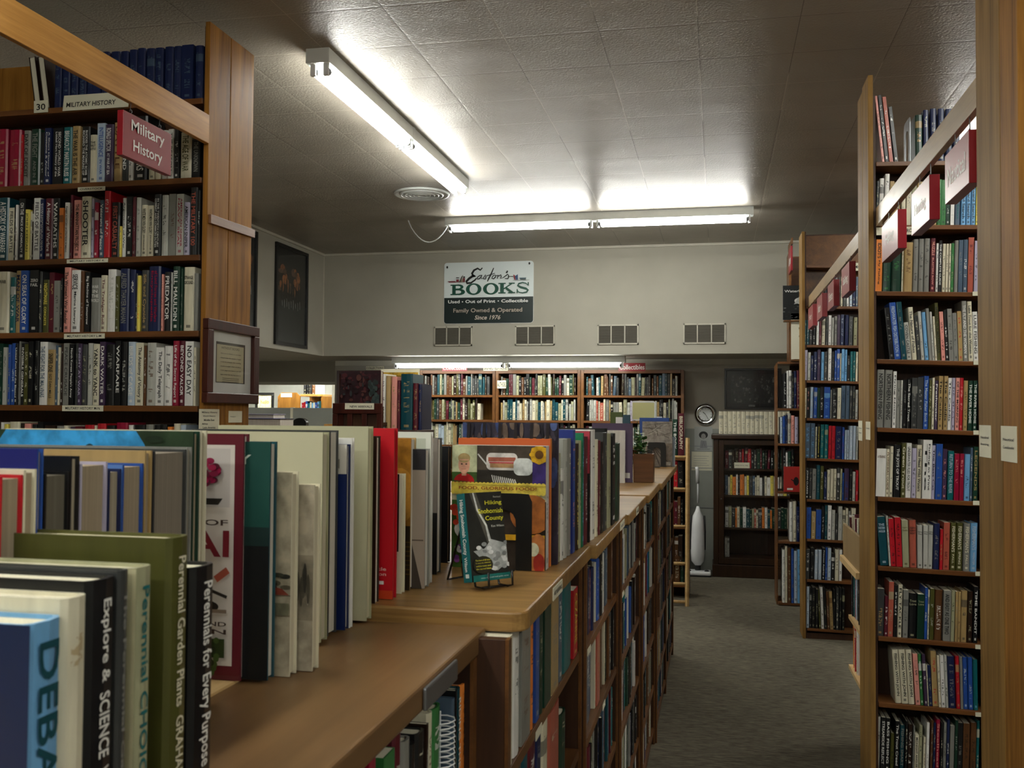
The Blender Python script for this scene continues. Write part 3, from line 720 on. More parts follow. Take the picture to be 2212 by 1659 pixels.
def rear_case(label, x0, x1, yf, yb, ztop, shelves, end, ex, group=None):
    t = empty('tall_bookcase', ((x0 + x1) / 2, (yf + yb) / 2, 0), label, 'bookcase', group)
    q = (ex - .02, ex) if end == 'right' else (ex, ex + .02)
    one('end_panel', M['pine_z' if end == 'right' else 'pale_z'], q + (yf + .001, yb, 0, ztop), t, bevel=.003)
    j = (x0 + .001, ex - .021) if end == 'right' else (ex + .021, x1 - .001)
    one('back_panel', M['walnut'], j + (yf + .001, yf + .008, 0, min(ztop, shelves[0])), t)
    for z in shelves: one('shelf', M['shelf_x'], j + (yf + .009, yb - .002, z - .02, z), t)
    return t
# --- military history case, spines toward the camera
LY = 3.352
LS = [2.752, 2.447, 2.150, 1.860, 1.574, 1.28, .99, .70, .40, .10]
tall_case('tall honey pine bookcase of military history with a batten across its end', -3.6, -1.93, LY, 3.515, 3.045, LS, 'right', XL, back_to=2.74, th=.022)
rear_case('bookcase backing onto the military history case, behind its end panel', -3.6, -1.93, 3.517, 3.712, 3.045, LS, 'right', XL)
b = MB(); b.prism([(3.36, 2.27), (3.72, 2.278), (3.72, 2.312), (3.36, 2.304)], 0, XL + .0005, XL + .012); tag(b.build('batten', M['batten'], bevel=.001), 'reddish wooden batten screwed across the end of the military history bookcase', 'batten')
# wood boards closing the back of the top shelf at its far end
p = at(115, 200, 1, 3.5).x
b = MB(); b.box(-3.55, p - .27, 3.50, 3.515, 2.755, 3.02).box(p - .265, p, 3.50, 3.515, 2.755, 2.985)
tag(b.build('wood_panel', M['pine_z']), 'knotty pine boards behind the left end of the top military shelf', 'panel')
# rows: px-left px-right px-top colour title
L0 = """116 131 117 nu;132 149 116 nu;150 166 115 nu;167 183 114 nu;184 200 113 nu;201 217 112 nu;218 234 111 nu;236 256 110 nu;258 275 110 nu;276 293 106 nu;294 311 103 nu;313 331 103 nu;332 350 102 nu;352 371 99 nu;372 389 98 nu;391 416 96 nu;419 436 97 nu"""
L1 = """-14 13 278 jz;15 41 279 jz;42 47 290 r;48 62 281 ek|DAY OF DECEIT;64 84 278 de|THE FIGHT/AND IN;85 94 285 k;95 109 276 nw|=A Short History of/Costume & Armor;111 133 275 kw|=SECOND WORLD WAR/Liddell Hart History of the;134 153 274 tw|BREAKOUT MARTIN RUSS;154 171 272 zk|THE WAR IS THE AIR;172 190 272 kw|=RHODES THE ATOMIC BOMB/RICHARD THE MAKING OF;191 206 290 ck|^THE/FIRST/BATTLE;207 224 265 ib|INTELLIGENCE/IN WAR;225 243 268 vw|RONALD SPECTOR/AT WAR AT SEA;244 262 264 zx|BATTLE;263 276 270 hw|COMMAND;277 286 262 wk;288 316 250 kw|THE DICTATORS;318 333 285 ck|WAR;335 346 286 cx;347 360 280 wk;362 373 278 wk|THE REASON;374 385 279 kw;388 412 285 co|THE AGE OF WAR;413 431 300 ke|THE UNKNOWN"""
L2 = """-8 15 426 Dw|A HISTORY OF WARFARE;16 28 448 ck|FIELDS OF BATTLE;29 32 444 k;32 36 442 w;37 51 428 kw|ON THE/PRICE OF ADMIRALTY;52 62 452 yo|JOHN KEEGAN;62 66 456 c;67 70 440 X;70 84 427 wh|FIELDS OF BATTLE;85 93 430 nw|=INTELLIGENCE IN WAR/JOHN KEEGAN;94 111 428 mw|A History of Warfare;112 126 428 kw|WARPATHS;127 136 449 ax;137 147 437 wk|Keegan/A HISTORY OF STRATEGIC BOMBING;148 153 420 m;154 171 431 pk|THE MANHATTAN PROJECT;173 194 424 ck|SHOOTER;195 200 428 l;201 210 437 jw;211 222 431 uw|Veterans of Peace;223 236 412 rw;237 255 436 kq|FIRST CASUALTY;256 261 488 y;262 270 427 wk|Argonauts of War;271 284 424 kw;285 291 425 m;292 302 426 f;303 316 442 ck|WHITE MEN WIN GLORY/JON KRAKAUER;317 329 443 ck|WHITE MEN WIN GLORY/JON KRAKAUER;330 345 419 kw|=IN THE TWENTIETH CENTURY/COMBAT AND COMMON DUTIES;347 361 421 fk;362 377 418 e;378 394 418 fj|=AMERICAN SNIPER/NAVY SEAL;395 407 436 lk|AMERICAN SNIPER;408 424 404 kq|THE MILITARY 100;425 431 410 k"""
L3 = """-12 16 586 ck|^WAR;17 29 598 tw;30 42 584 zn|MAN OF WAR;43 60 584 bw|ON SEAS OF GLORY;61 81 583 kw|^ZERO/FAIL;82 88 586 h;89 103 604 oy|NIGHTMARE/CONCRETE;104 115 588 mz;116 128 606 ek;129 132 600 k;134 148 577 pk|The Women's War Reader;151 171 583 wk|SERVICE/Marine Literary;172 179 585 x;180 191 587 kw|Big Machine of Tomorrow;192 213 599 ew|^WAR/IN/THE/WORLD;214 227 594 cm|The Trafalgar Roll;228 246 581 wf;247 256 596 o;257 277 580 ne|ALFRED THAYER MAHAN;278 290 582 nw;291 294 590 h;295 302 595 ya;303 318 583 hz|Silk and Cyanide;319 345 575 nj|=of Land Forces and Warfare/Encyclopedia;347 351 592 p;352 367 587 kw|PREDATOR;368 370 588 w;371 386 575 dw|BILL MAULDIN;387 392 580 d;393 416 576 ck|^STRANGE/GROUND;418 427 590 e"""
L4 = """-6 5 742 d;6 13 750 f;14 20 744 b;21 30 741 bi;31 37 742 kw|United Fort and the Blasted;38 41 737 e;42 50 741 kw|INVISIBLE GENERALS;51 59 743 oc;60 70 737 k;71 80 736 k;81 98 738 wu|THE FIGHT FOR THE MALVINAS;99 116 755 zk|SNIPER ONE/SGT DAN MILLS;117 123 746 u;124 128 750 c;129 134 742 X;135 147 741 eh|PEACE CRUSADE;148 158 743 kw|North Korean People's Army;159 165 741 h;166 174 742 vl|ENEMY AT WAR;175 186 744 h;187 197 741 fk;198 213 743 ck|YANK to YANC;214 226 738 vw|DARK WATER;227 245 744 k;246 258 736 kw|WARFARE;259 271 738 k;273 289 738 iw|BIRDS of CAGE;290 307 740 ck|The Anatomy of Victory;308 313 746 x;314 334 740 f;335 352 750 wk|The Daily Telegraph;353 370 747 wk;371 384 736 jw|Life of the Secret Report;385 397 736 mw|BEYOND VALOR;398 416 737 wk|NO EASY DAY;417 422 750 c"""
L5 = """0 7 912 w;8 16 916 yr;18 40 911 cm|^THERES A WAR/TO BE WON;42 48 914 X;50 64 915 pk|^THE;66 76 916 kw;78 90 911 kw|^ON;94 116 919 X;118 134 920 e;136 146 919 c;148 160 922 v;162 178 921 m;180 200 918 r;201 206 919 c;207 226 915 rw;228 245 919 kw|^D;247 272 913 jw|^THE;274 284 918 wk;286 310 918 k;312 328 917 ew|^B;330 344 918 kw;346 358 917 kw;360 370 922 a;372 386 915 ck;388 400 918 i"""
for k, (sp, ym, pl) in enumerate(((L0, 165, 'top shelf of military history'), (L1, 335, 'second military history shelf'), (L2, 497, 'third military history shelf'), (L3, 655, 'fourth military history shelf'), (L4, 812, 'fifth military history shelf'), (L5, 935, 'military history shelf behind the counter books'))):
    row_x(sp, LY + .006, LS[k], pl, ym, w_=(.12, .132), vis=(1.0 if k < 5 else .15), hc=.75, group='books on the ' + pl)
# two old volumes leaning at the end of the top shelf
for i, (px, l) in enumerate(((78, -.16), (97, -.17))):
    q = at(px + 10, 236, 1, 3.38)
    book(q.x, 3.50, LS[0] + .001, math.pi, .028, .215, .135, 'X', 'z', lean=.16, label=('slim' if i else 'thick') + ' worn volume leaning with its pages outward on the top military shelf', vis=1, group='leaning old volumes', force=True)
# shelf-edge labels
def shelf_label(px0, px1, py0, py1, Y, text, label, cat='label', name='shelf_label', fold=0.0):
    a = at(px0, py1, 1, Y); c_ = at(px1, py0, 1, Y)
    W, H = c_.x - a.x, c_.z - a.z
    return card(name, label, cat, (a.x, Y, a.z), XX, ZZ, W, H, lambda d: d.text(text, W * .08, H * .28, W * .92, H * .74, '1a1814') if text else None, basehex=None)
shelf_label(168, 227, 402, 414, LY - .003, 'OVERSTOCK', 'cream shelf strip reading OVERSTOCK on the military history bookcase')
shelf_label(144, 233, 558, 569, LY - .003, 'MILITARY HISTORY K', 'cream shelf strip reading MILITARY HISTORY K')
shelf_label(138, 226, 720, 732, LY - .003, 'MILITARY HISTORY L-M', 'cream shelf strip reading MILITARY HISTORY L-M')
shelf_label(134, 223, 876, 888, LY - .003, 'MILITARY HISTORY M-N', 'cream shelf strip reading MILITARY HISTORY M-N')
a = at(135, 240, 1, LY - .006)
card('sign_card', 'cream card sign reading MILITARY HISTORY on the top shelf edge', 'sign', (a.x, LY - .006, a.z), XX, (0, .12, 1), at(279, 222, 1, LY).x - a.x, .064, lambda d: d.text('MILITARY HISTORY', .015, .014, .232, .034, '15130f'))
a = at(73, 244, 1, LY - .006)
card('number_card', 'folded cream card with the number 30 at the corner of the top shelf', 'sign', (a.x, LY - .006, a.z), XX, (-.25, .3, 1), .064, .058, lambda d: d.text('30', .012, .012, .052, .042, '15130f'))
# framed text on the end panel
a = at(440, 872, 0, XL + .004); c_ = at(549, 712, 0, XL + .004)
y0, y1, z0, z1 = 3.33, 3.745, 1.586, 1.905
t = empty('framed_print', (XL + .015, (y0 + y1) / 2, z0), 'dark framed page headed WITHOUT BOOKS hanging on the bookcase end', 'picture')
fb = MB()
for q in ((y0, y1, z0, z0 + .04), (y0, y1, z1 - .04, z1), (y0, y0 + .04, z0 + .04, z1 - .04), (y1 - .04, y1, z0 + .04, z1 - .04)): fb.box(XL + .001, XL + .028, q[0], q[1], q[2], q[3])
fb.build('frame', M['mahog'], t, bevel=.003)
d = Dec(); W, H = y1 - y0 - .08, z1 - z0 - .08
d.rect(0, 0, W, H, 'c9cbc8'); d.rect(.05, .04, W - .05, H - .04, '35302a'); d.rect(.056, .043, W - .062, H - .05, 'b0a889')
d.text('WITHOUT BOOKS', .09, H * .72, W - .10, H * .76, '4a4232')
for k in range(6):
    y = H * .66 - k * .0165; d.text(('there are no dreams nor promises', 'reward when the remains of reach', 'could be tenable this evening', 'would no pages where all places', 'cover pages that time is ours still', 'again when the day has come to')[k], .085, y - .006, W - .085, y, '3a3428')
for k in range(3): d.rect(.10, H * .24 - k * .007, W - .10, H * .24 - k * .007 + .002, '5a5240')
d.mesh('printed_page', M['ink'], t, Matrix.Translation(-t.location) @ frame_m((XL + .008, y0 + .04, z0 + .04), YY, ZZ))
one('glass_pane', M['glass'], (XL + .014, XL + .0155, y0 + .04, y1 - .04, z0 + .04, z1 - .04), t)
def text_card(px0, px1, py0, py1, lines, label):
    a = at(px0, py1, 0, XL + .002); c_ = at(px1, py0, 0, XL + .002); W, H = c_.y - a.y, c_.z - a.z
    def dr(d):
        for k, s_ in enumerate(lines):
            y = H * (.84 - .17 * k) if len(lines) > 1 else H * .5
            d.text(s_, W * .12 + W * .05 * (k % 3), y - H * .04, W * .12 + W * .05 * (k % 3) + W * .06 * len(s_) * .8, y + H * .05, '2c2a24')
    card('direction_card', label, 'card', (XL + .002, a.y, a.z), YY, ZZ, W, H, dr)
text_card(430, 474, 884, 932, ['Military History', 'World History', 'Middle East', 'Africa', 'Latin America'], 'cream card listing Military History and World History on the pine end panel')
text_card(494, 523, 888, 913, ['Religion'], 'small cream card reading Religion on the pine end panel')
# overhead rail with the hanging sign
MB().box(XL - .016, XL + .004, 1.2, LY - .002, 2.572, 2.682).build('overhead_rail', M['pine_y'], bevel=.002)
tag(bpy.data.objects['overhead_rail'], 'thick honey pine rail bridging the aisle from the military history bookcase', 'rail')
def hanging_sign(xp, ya, yb_, z0, z1, side, lines, label, thick=.022, group=None, zr=None, glare=None):
    """red board hung from a rail on hooks; side +1 faces +X, -1 faces -X; ya nearer the camera"""
    x0, x1 = (xp - thick, xp) if side > 0 else (xp, xp + thick)
    t = empty('hanging_sign', ((x0 + x1) / 2, (ya + yb_) / 2, z0), label, 'sign', group)
    one('board', M['signred'], (x0, x1, ya, yb_, z0, z1), t, bevel=.001)
    d = Dec(lift=.0006); W, H = yb_ - ya, z1 - z0
    n = len(lines)
    for k, s_ in enumerate(lines):
        hh = H * (.33 if n > 1 else .36); top = H * (.88 - .44 * k) if n > 1 else H * .66
        wd = min(W * .84, len(s_) * hh * .5); d.text(s_, (W - wd) / 2, top - hh, (W + wd) / 2, top, 'ece7e2')
    o_ = (xp, ya, z0) if side > 0 else (xp, yb_, z0)
    d.mesh('lettering', M['ink'], t, Matrix.Translation(-t.location) @ frame_m(o_, YY if side > 0 else -YY, ZZ))
    for yy in (ya + W * .2, yb_ - W * .2):
        xm = (x0 + x1) / 2; top = zr
        pts = [(xm, yy, z1 - .004), (xm, yy, z1 + .006)] + [(xm, yy + .006 * math.sin(a_), z1 + .012 - .006 * math.cos(a_)) for a_ in [k * math.pi / 5 for k in range(1, 9)]] + [(xm, yy, top)]
        MB().tube(pts, .0012, 6).build('hook', M['black'], t)
    return t
M['signred'] = plain('painted_dark_red_board', '8c1420', .35, spec=.5)
hanging_sign(-1.889, 2.80, 3.085, 2.384, 2.532, 1, ['Military', 'History'], 'red hanging sign reading Military History under the thick pine rail', zr=2.574)
# ---------------------------------------------------------------- right hand bookcases along the aisle
TB = .030; BX = .818; XRB = .600
YBf = 4.14
BS = [2.582, 2.323, 2.054, 1.779, 1.503, 1.225, .947, .667, .405, .13]
tall_case('tall fishing bookcase whose end post carries two small cards', XRB, 2.9, YBf, 4.302, 2.945, BS, 'left', XRB, back_to=2.56, tilt=TB, sx=BX, wood_end='pale_z', th=.018, group=None)
rear_case('tall bookcase backing onto the fishing case, its far edge on the aisle', XRB, 2.9, 4.304, 4.44, 2.93, BS[:], 'left', XRB)
tall_case('nearest tall bookcase with a blank front on the aisle, cut by the view edge', XR, 2.9, 2.235, 2.370, 3.1, [2.85, 2.40, 2.10, 1.80, 1.50, 1.2, .9, .6, .3, .1], 'left', XR, wood_end='pine_z')
rear_case('nautical bookcase end panel close by, with a card marked Nautical', XR, 2.9, 2.3705, 2.578, 3.1, [2.40, 2.10, 1.80, 1.50, 1.2, .9, .6, .3, .1], 'left', XR)
B0 = """1899 1904 206 p;1906 1913 204 kw;1915 1923 208 qw;1926 1934 229 kw"""
_=0
def leanB(l): return lambda i: l
row_x(B0, YBf + .02, BS[0], 'top fishing shelf', 290, tilt=TB, sx=BX, lean=-.13, w_=(.112, .124), hc=.1, group='books on the top fishing shelf')
row_x("""1978 1994 247 dz;1995 2006 237 nf;2011 2024 233 nf;2028 2041 233 nf;2044 2058 234 n;2060 2074 236 n""", YBf + .01, BS[0], 'top fishing shelf right part', 300, tilt=TB, sx=BX, lean=-.03, w_=(.112, .124), hc=1, group='blue set on the top fishing shelf')
# a metal bookend before the set
def bookend(x, y, z, rz, w_, h, depth, label, name='bookend', mat='gray_metal', arch=True):
    t = empty(name, (x, y, z), label, 'bookend'); t.rotation_euler = (0, 0, rz)
    n = 9; r_ = w_ * .22; out = []
    for k in range(n): a_ = math.pi / 2 * k / (n - 1); out.append((w_ / 2 - .012 + .012 * math.cos(a_), h - .012 + .012 * math.sin(a_)))
    out2 = [(-q[0], q[1]) for q in reversed(out)]
    outer = [(w_ / 2, 0)] + out + out2 + [(-w_ / 2, 0)]
    inner = [(r_, 0)] + [(r_ * math.cos(math.pi * k / 12), h * .62 + r_ * math.sin(math.pi * k / 12)) for k in range(13)] + [(-r_, 0)]
    # plate with an arched opening, as a strip between the outer and inner outline
    m_ = 24
    def samp(P):
        L = [0]
        for a_, b__ in zip(P, P[1:]): L.append(L[-1] + math.dist(a_, b__))
        o_ = []
        for k in range(m_ + 1):
            s_ = L[-1] * k / m_; j = max(i for i in range(len(L)) if L[i] <= s_ + 1e-9); j = min(j, len(P) - 2)
            u = (s_ - L[j]) / max(1e-9, L[j + 1] - L[j]); o_.append((P[j][0] + (P[j + 1][0] - P[j][0]) * u, P[j][1] + (P[j + 1][1] - P[j][1]) * u))
        return o_
    A, Bq = samp(outer), samp(inner); V = []; F = []
    for yy in (-.001, .001):
        V += [(a_, yy, b__) for a_, b__ in A] + [(a_, yy, b__) for a_, b__ in Bq]
    k1 = m_ + 1
    for i in range(m_):
        F += [(i, i + 1, k1 + i + 1, k1 + i), (2 * k1 + i, 3 * k1 + i, 3 * k1 + i + 1, 2 * k1 + i + 1), (i, 2 * k1 + i, 2 * k1 + i + 1, i + 1), (k1 + i, k1 + i + 1, 3 * k1 + i + 1, 3 * k1 + i)]
    b = MB(); b.add([(p_[0] + x, p_[1] + y, p_[2] + z) for p_ in V], F); b.build('plate', M[mat], t)
    b = MB(); b.box(x - r_ + .001, x + r_ - .001, y, y + depth, z, z + .0015); b.build('base', M[mat], t)
    return t
q = at(1966, 345, 1, YBf + .03)
bookend(q.x, YBf + .09, BS[0] + .0008 - TB * (q.x - BX), math.pi / 2, .13, .19, .05, 'gray metal bookend beside the blue set on the top fishing shelf')
B1 = """1893 1899 390 k;1900 1910 384 w;1911 1921 375 w;1922 1931 391 z;1932 1946 392 z;1948 1957 420 c;1959 1969 410 c;1970 1980 395 G;1981 1996 392 z;1998 2017 390 c;2018 2024 386 z;2025 2034 387 gd;2034 2044 388 gd;2045 2053 388 dw;2054 2062 387 wk;2064 2075 389 ut|Selected Essays;2077 2087 391 sk|Edward Search;2088 2098 391 sk|Edward Search;2099 2108 391 sk|Edward Search;2109 2113 388 y"""
B2 = """1892 1906 517 ak|IDIOT'S/Fly Fishing;1907 1926 528 dg;1927 1948 526 dg;1949 1952 525 c;1953 1972 523 zx;1973 1984 516 eh;1985 1996 515 eh;1997 2009 514 eh;2010 2021 514 mp|MUZZLE/BLASTERS ROW;2022 2027 525 wk;2028 2035 519 kw|THE COMPLETE GUIDE;2036 2043 526 ck;2044 2049 526 ck;2050 2054 526 ck;2055 2061 525 g;2062 2070 519 e;2071 2080 518 ue;2081 2091 517 u;2092 2104 512 qm;2105 2113 520 lh"""
B3 = """1916 1926 664 k;1927 1941 653 bi|FRESHWATER FISH DISTRIBUTION;1942 1953 652 De;1954 1965 696 fh|COVEN CASTLE;1966 1977 663 ch|The Nature of Fishes;1978 1985 681 h;1986 1993 672 f;1994 2002 674 sk;2003 2010 666 e;2011 2016 673 fh;2017 2021 683 c;2022 2030 654 ok|SPECIAL FLY MATERIALS;2031 2039 673 pm;2040 2047 670 kw;2048 2058 667 e;2059 2068 676 e;2069 2078 672 zr;2079 2090 650 ew|THE FLY AND THE WOMAN;2091 2101 651 ch|Lake Trout for the Women;2102 2113 673 wh|LURE FISHING"""
B4 = """1894 1910 798 ek|NORTHERN FISHING;1911 1928 799 ek|NORTHERN FISHING;1929 1936 802 wk|Flying Notes;1937 1945 821 e;1946 1951 821 f;1952 1959 820 ke;1960 1968 820 kw|The Sacred Trout;1970 1982 816 h;1983 1995 815 h;1996 2006 812 bi|The Master Fisher Book;2007 2013 821 oc;2014 2019 816 ch;2020 2027 822 vw|Freshwater;2028 2037 812 zk|The Caddis;2039 2048 812 zk|The Caddis;2049 2056 816 wk|The Caddis;2057 2064 816 lk;2065 2073 816 pk|OF THE MORNING;2074 2082 816 rp;2082 2091 822 zo;2092 2102 822 dw|THE RIVER HOME;2103 2112 822 dw|THE RIVER HOME"""
B5 = """1893 1914 969 wx|^A FISHING;1915 1922 970 cx|FLYFISHERS GUIDE;1923 1930 964 ck;1932 1945 961 kw|THE JOYS OF TROUT;1947 1957 957 oc|Green Trout;1958 1969 957 wh|UNDERWATER FLIES FOR TROUT;1970 1980 968 lh;1981 1992 961 ck|Steel Head Wild Waters;1993 2013 950 wk|=Fishing in Print/The;2014 2021 962 lk|The Bass Cat;2022 2036 959 b;2037 2046 970 vp;2048 2061 974 ti|RETURN TO THE RIVER;2062 2072 980 jp;2073 2083 980 jp;2084 2096 981 sn;2097 2102 967 u;2103 2113 965 dz|LEGENDS"""
B6 = """1899 1917 1117 Di|^THE/WESTERN/ANGLER;1918 1922 1114 f;1923 1934 1121 rk;1935 1948 1118 rk;1949 1963 1124 Go|^Angler's/Guide;1965 1980 1124 qk|^FISHING/ALWAYS/RIGHT;1982 1993 1135 fk|^Fishing/West;1995 2005 1135 fk|^Fishing/West;2006 2016 1135 fk|^Fishing/West;2017 2030 1131 ne;2031 2037 1143 rz;2039 2052 1129 qm;2054 2066 1130 oc|FISHERMAN'S/FALL;2067 2081 1130 oc|FISHERMAN'S/SPRING;2082 2096 1131 ec|FISHERMAN'S/FALL;2097 2112 1130 si|FISHERMAN'S/WINTER"""
B7 = """1895 1910 1272 hz;1911 1919 1288 m;1919 1930 1257 q;1931 1939 1265 kw;1940 1949 1263 ck|FLY TACKLE;1951 1962 1275 e;1963 1981 1282 kG|^Trout/Lore;1982 1997 1284 dG|^Trout/Lore;1998 2004 1270 b;2005 2008 1275 c;2009 2018 1272 o;2020 2037 1275 x;2038 2054 1276 ek|AND EASY AS ONE TWO;2055 2063 1276 Gd;2064 2069 1278 z;2070 2076 1279 z;2077 2090 1277 z;2091 2102 1278 X;2104 2113 1268 kw|TIME BANDIT"""
B8 = """1931 1944 1404 ck|FISHING WITH JOHN;1945 1959 1404 ck|FISHING WITH JOHN;1960 1973 1404 ck|FISHING WITH JOHN;1975 1985 1413 ph;1986 1993 1414 gw;1994 2001 1414 vw;2002 2004 1436 c;2005 2012 1438 n;2013 2025 1407 zr;2026 2031 1417 ch;2032 2040 1416 wk;2041 2047 1415 fk;2048 2064 1419 ne;2065 2073 1418 rz;2074 2080 1419 e;2081 2091 1421 bi;2092 2102 1421 bi;2103 2113 1426 ts"""
B9 = """1896 1902 1550 fk;1903 1913 1550 kw|STREAMSIDE REFLECT;1914 1923 1552 kw|BASS FISHING;1925 1933 1585 ok;1934 1943 1558 kw|The Trout Creed;1945 1955 1568 De|FISHING SMART;1956 1961 1558 k;1962 1972 1566 X;1973 1976 1568 e;1977 1985 1587 ck|MIDNIGHT ANGLER'S;1986 1993 1568 Gh;1996 2001 1594 c;2002 2008 1562 w;2011 2016 1556 x;2017 2022 1562 n;2023 2031 1555 jp|Steelhead;2033 2038 1562 k;2039 2045 1562 e;2046 2052 1555 n;2053 2062 1568 e;2063 2069 1556 d;2070 2080 1562 k;2081 2095 1563 xX;2097 2110 1562 xX;2111 2117 1558 t"""
for k, (sp, ym, ln) in enumerate(((B1, 440, 0), (B2, 575, 0), (B3, 715, -.09), (B4, 860, 0), (B5, 1015, 0), (B6, 1180, -.04), (B7, 1330, 0), (B8, 1465, -.07), (B9, 1600, 0))):
    if k == 5: ln_ = lambda i: -.10 + .012 * i if i < 8 else 0.0
    elif k == 2: ln_ = lambda i: -.12 + .004 * i
    elif k == 7: ln_ = lambda i: -.09 + .003 * i
    else: ln_ = lambda i: 0.0
    row_x(sp, YBf + .010, BS[k + 1], ORD1[k + 2] + ' fishing shelf down', ym, tilt=TB, sx=BX, lean=ln_, w_=(.112, .124), hc=.6, group='books on the ' + ORD1[k + 2] + ' fishing shelf', vis=.8 if k == 0 else 1)
# the same shelves run on behind the near posts
for k in range(1, 10):
    rand_row(1.03, 1.5, YBf + .015, BS[k], 0, 'x', list('kndwcxmrtbe'), (.19, .235), vis=.0001, w_=(.12, .13), tilt=TB, sx=BX)
for k, (pz) in enumerate(BS[2:9]):
    pass
def small_tag(px, py, Y, label):
    a = at(px, py, 1, Y); card('price_tag', label, 'label', (a.x, Y, a.z), XX, ZZ, .034, .017, None, group='white tags at the shelf ends')
for px, py in ((2101, 638), (2103, 787), (2103, 938), (2102, 1090), (2107, 1243), (2107, 1401), (2107, 1547)):
    small_tag(px, py + 1, YBf - .002, 'small blank cream tag at the right end of a fishing shelf edge')
shelf_label(1893, 1906, 491, 508, YBf - .003, None, 'blank cream card hanging on the second fishing shelf edge')
shelf_label(1949, 1978, 489, 507, YBf - .003, 'BIRCH', 'cream shelf card partly hidden behind the middle red sign')
# cards on the end posts
def post_card(ya, yb_, z0, z1, lines, label, xr=None):
    xr = xr or XR
    W, H = yb_ - ya, z1 - z0
    def dr(d):
        for k, s_ in enumerate(lines): d.text(s_, W * .15, H * (.58 - .22 * k), W * .85, H * (.66 - .22 * k), '33312c')
    card('direction_card', label, 'card', (xr - .0015, yb_, z0), -YY, ZZ, W, H, dr)
for (a0, p0, a1, p1, ln, lb) in ((2117, 919, 2141, 986, ['Nautical', 'Boating'], 'cream card reading Nautical on the near post, left of its pair'), (2164, 921, 2197, 995, ['Nautical', 'Cookbooks'], 'cream card reading Cookbooks on the near post'), (1855, 909, 1863, 951, ['Fishing', 'Boats'], 'narrow cream card on the fishing post, left of the pair'), (1871, 911, 1880, 949, ['Fishing'], 'narrow cream card on the fishing post beside the shelf')):
    q_ = XR if a0 > 2000 else XRB; u = at(a0, p1, 0, q_); v_ = at(a1, p0, 0, q_); post_card(v_.y, u.y, min(u.z, v_.z), max(u.z, v_.z), ln, lb, q_)
# rails between the cases and their hanging signs
tag(MB().box(XR + .001, XR + .021, 2.58, YBf - .001, 2.322, 2.398).build('overhead_rail', M['pale_y'], bevel=.002), 'pale wooden rail carrying the Nautical sign between two tall bookcases', 'rail')
hanging_sign(.618, 2.61, 2.87, 2.14, 2.275, -1, ['Nautical'], 'red hanging sign reading Nautical, the nearest of the three', zr=2.324, thick=.03)
hanging_sign(.618, 3.075, 3.347, 2.14, 2.275, -1, ['Hunting'], 'red hanging sign with a bright sheen reading Hunting, between Nautical and Fishing', zr=2.324, thick=.03)
hanging_sign(.618, 3.595, 3.93, 2.142, 2.28, -1, ['Fishing'], 'red hanging sign reading Fishing, third along the near rail', zr=2.324, thick=.03)
YCf = 7.12; XC = at(1740, 900, 1, YCf).x - .0
XCe = at(1733, 900, 1, YCf).x
CS = [at(1790, y, 1, YCf).z + .008 for y in (664, 748, 825, 907, 994, 1083, 1169, 1257, 1363)]
CS = [CS[0] + .29] + CS
tall_case('far tall bookcase along the aisle with four red signs before it', XCe, 2.9, YCf, 7.27, 2.86, CS, 'left', XCe, back_to=2.9, tilt=TB * .8, sx=.79, wood_end='pale_z', plinth=max(.02, CS[-1] - .03), th=.018)
rear_case('bookcase backing onto the far aisle case, its edge beside a mystery shelf', XCe, 2.9, 7.272, 7.36, 2.86, CS, 'left', XCe)
tag(MB().box(XR + .001, XR + .019, 4.442, YCf - .001, 2.322, 2.398).build('overhead_rail', M['pale_y'], bevel=.002), 'pale wooden rail with four red signs, further down the aisle', 'rail')
for (ya, yb_, nm, lb) in ((4.83, 5.12, 'Sailing', 'red hanging sign, first on the far rail, nearest the post'), (5.46, 5.75, 'Science', 'red hanging sign, second on the far rail'), (6.05, 6.36, 'Nature', 'red hanging sign, third on the far rail'), (6.63, 6.96, 'History', 'red hanging sign, last and smallest on the far rail')):
    hanging_sign(.612, ya, yb_, 2.148, 2.29, -1, [nm], lb, zr=2.324, thick=.03)
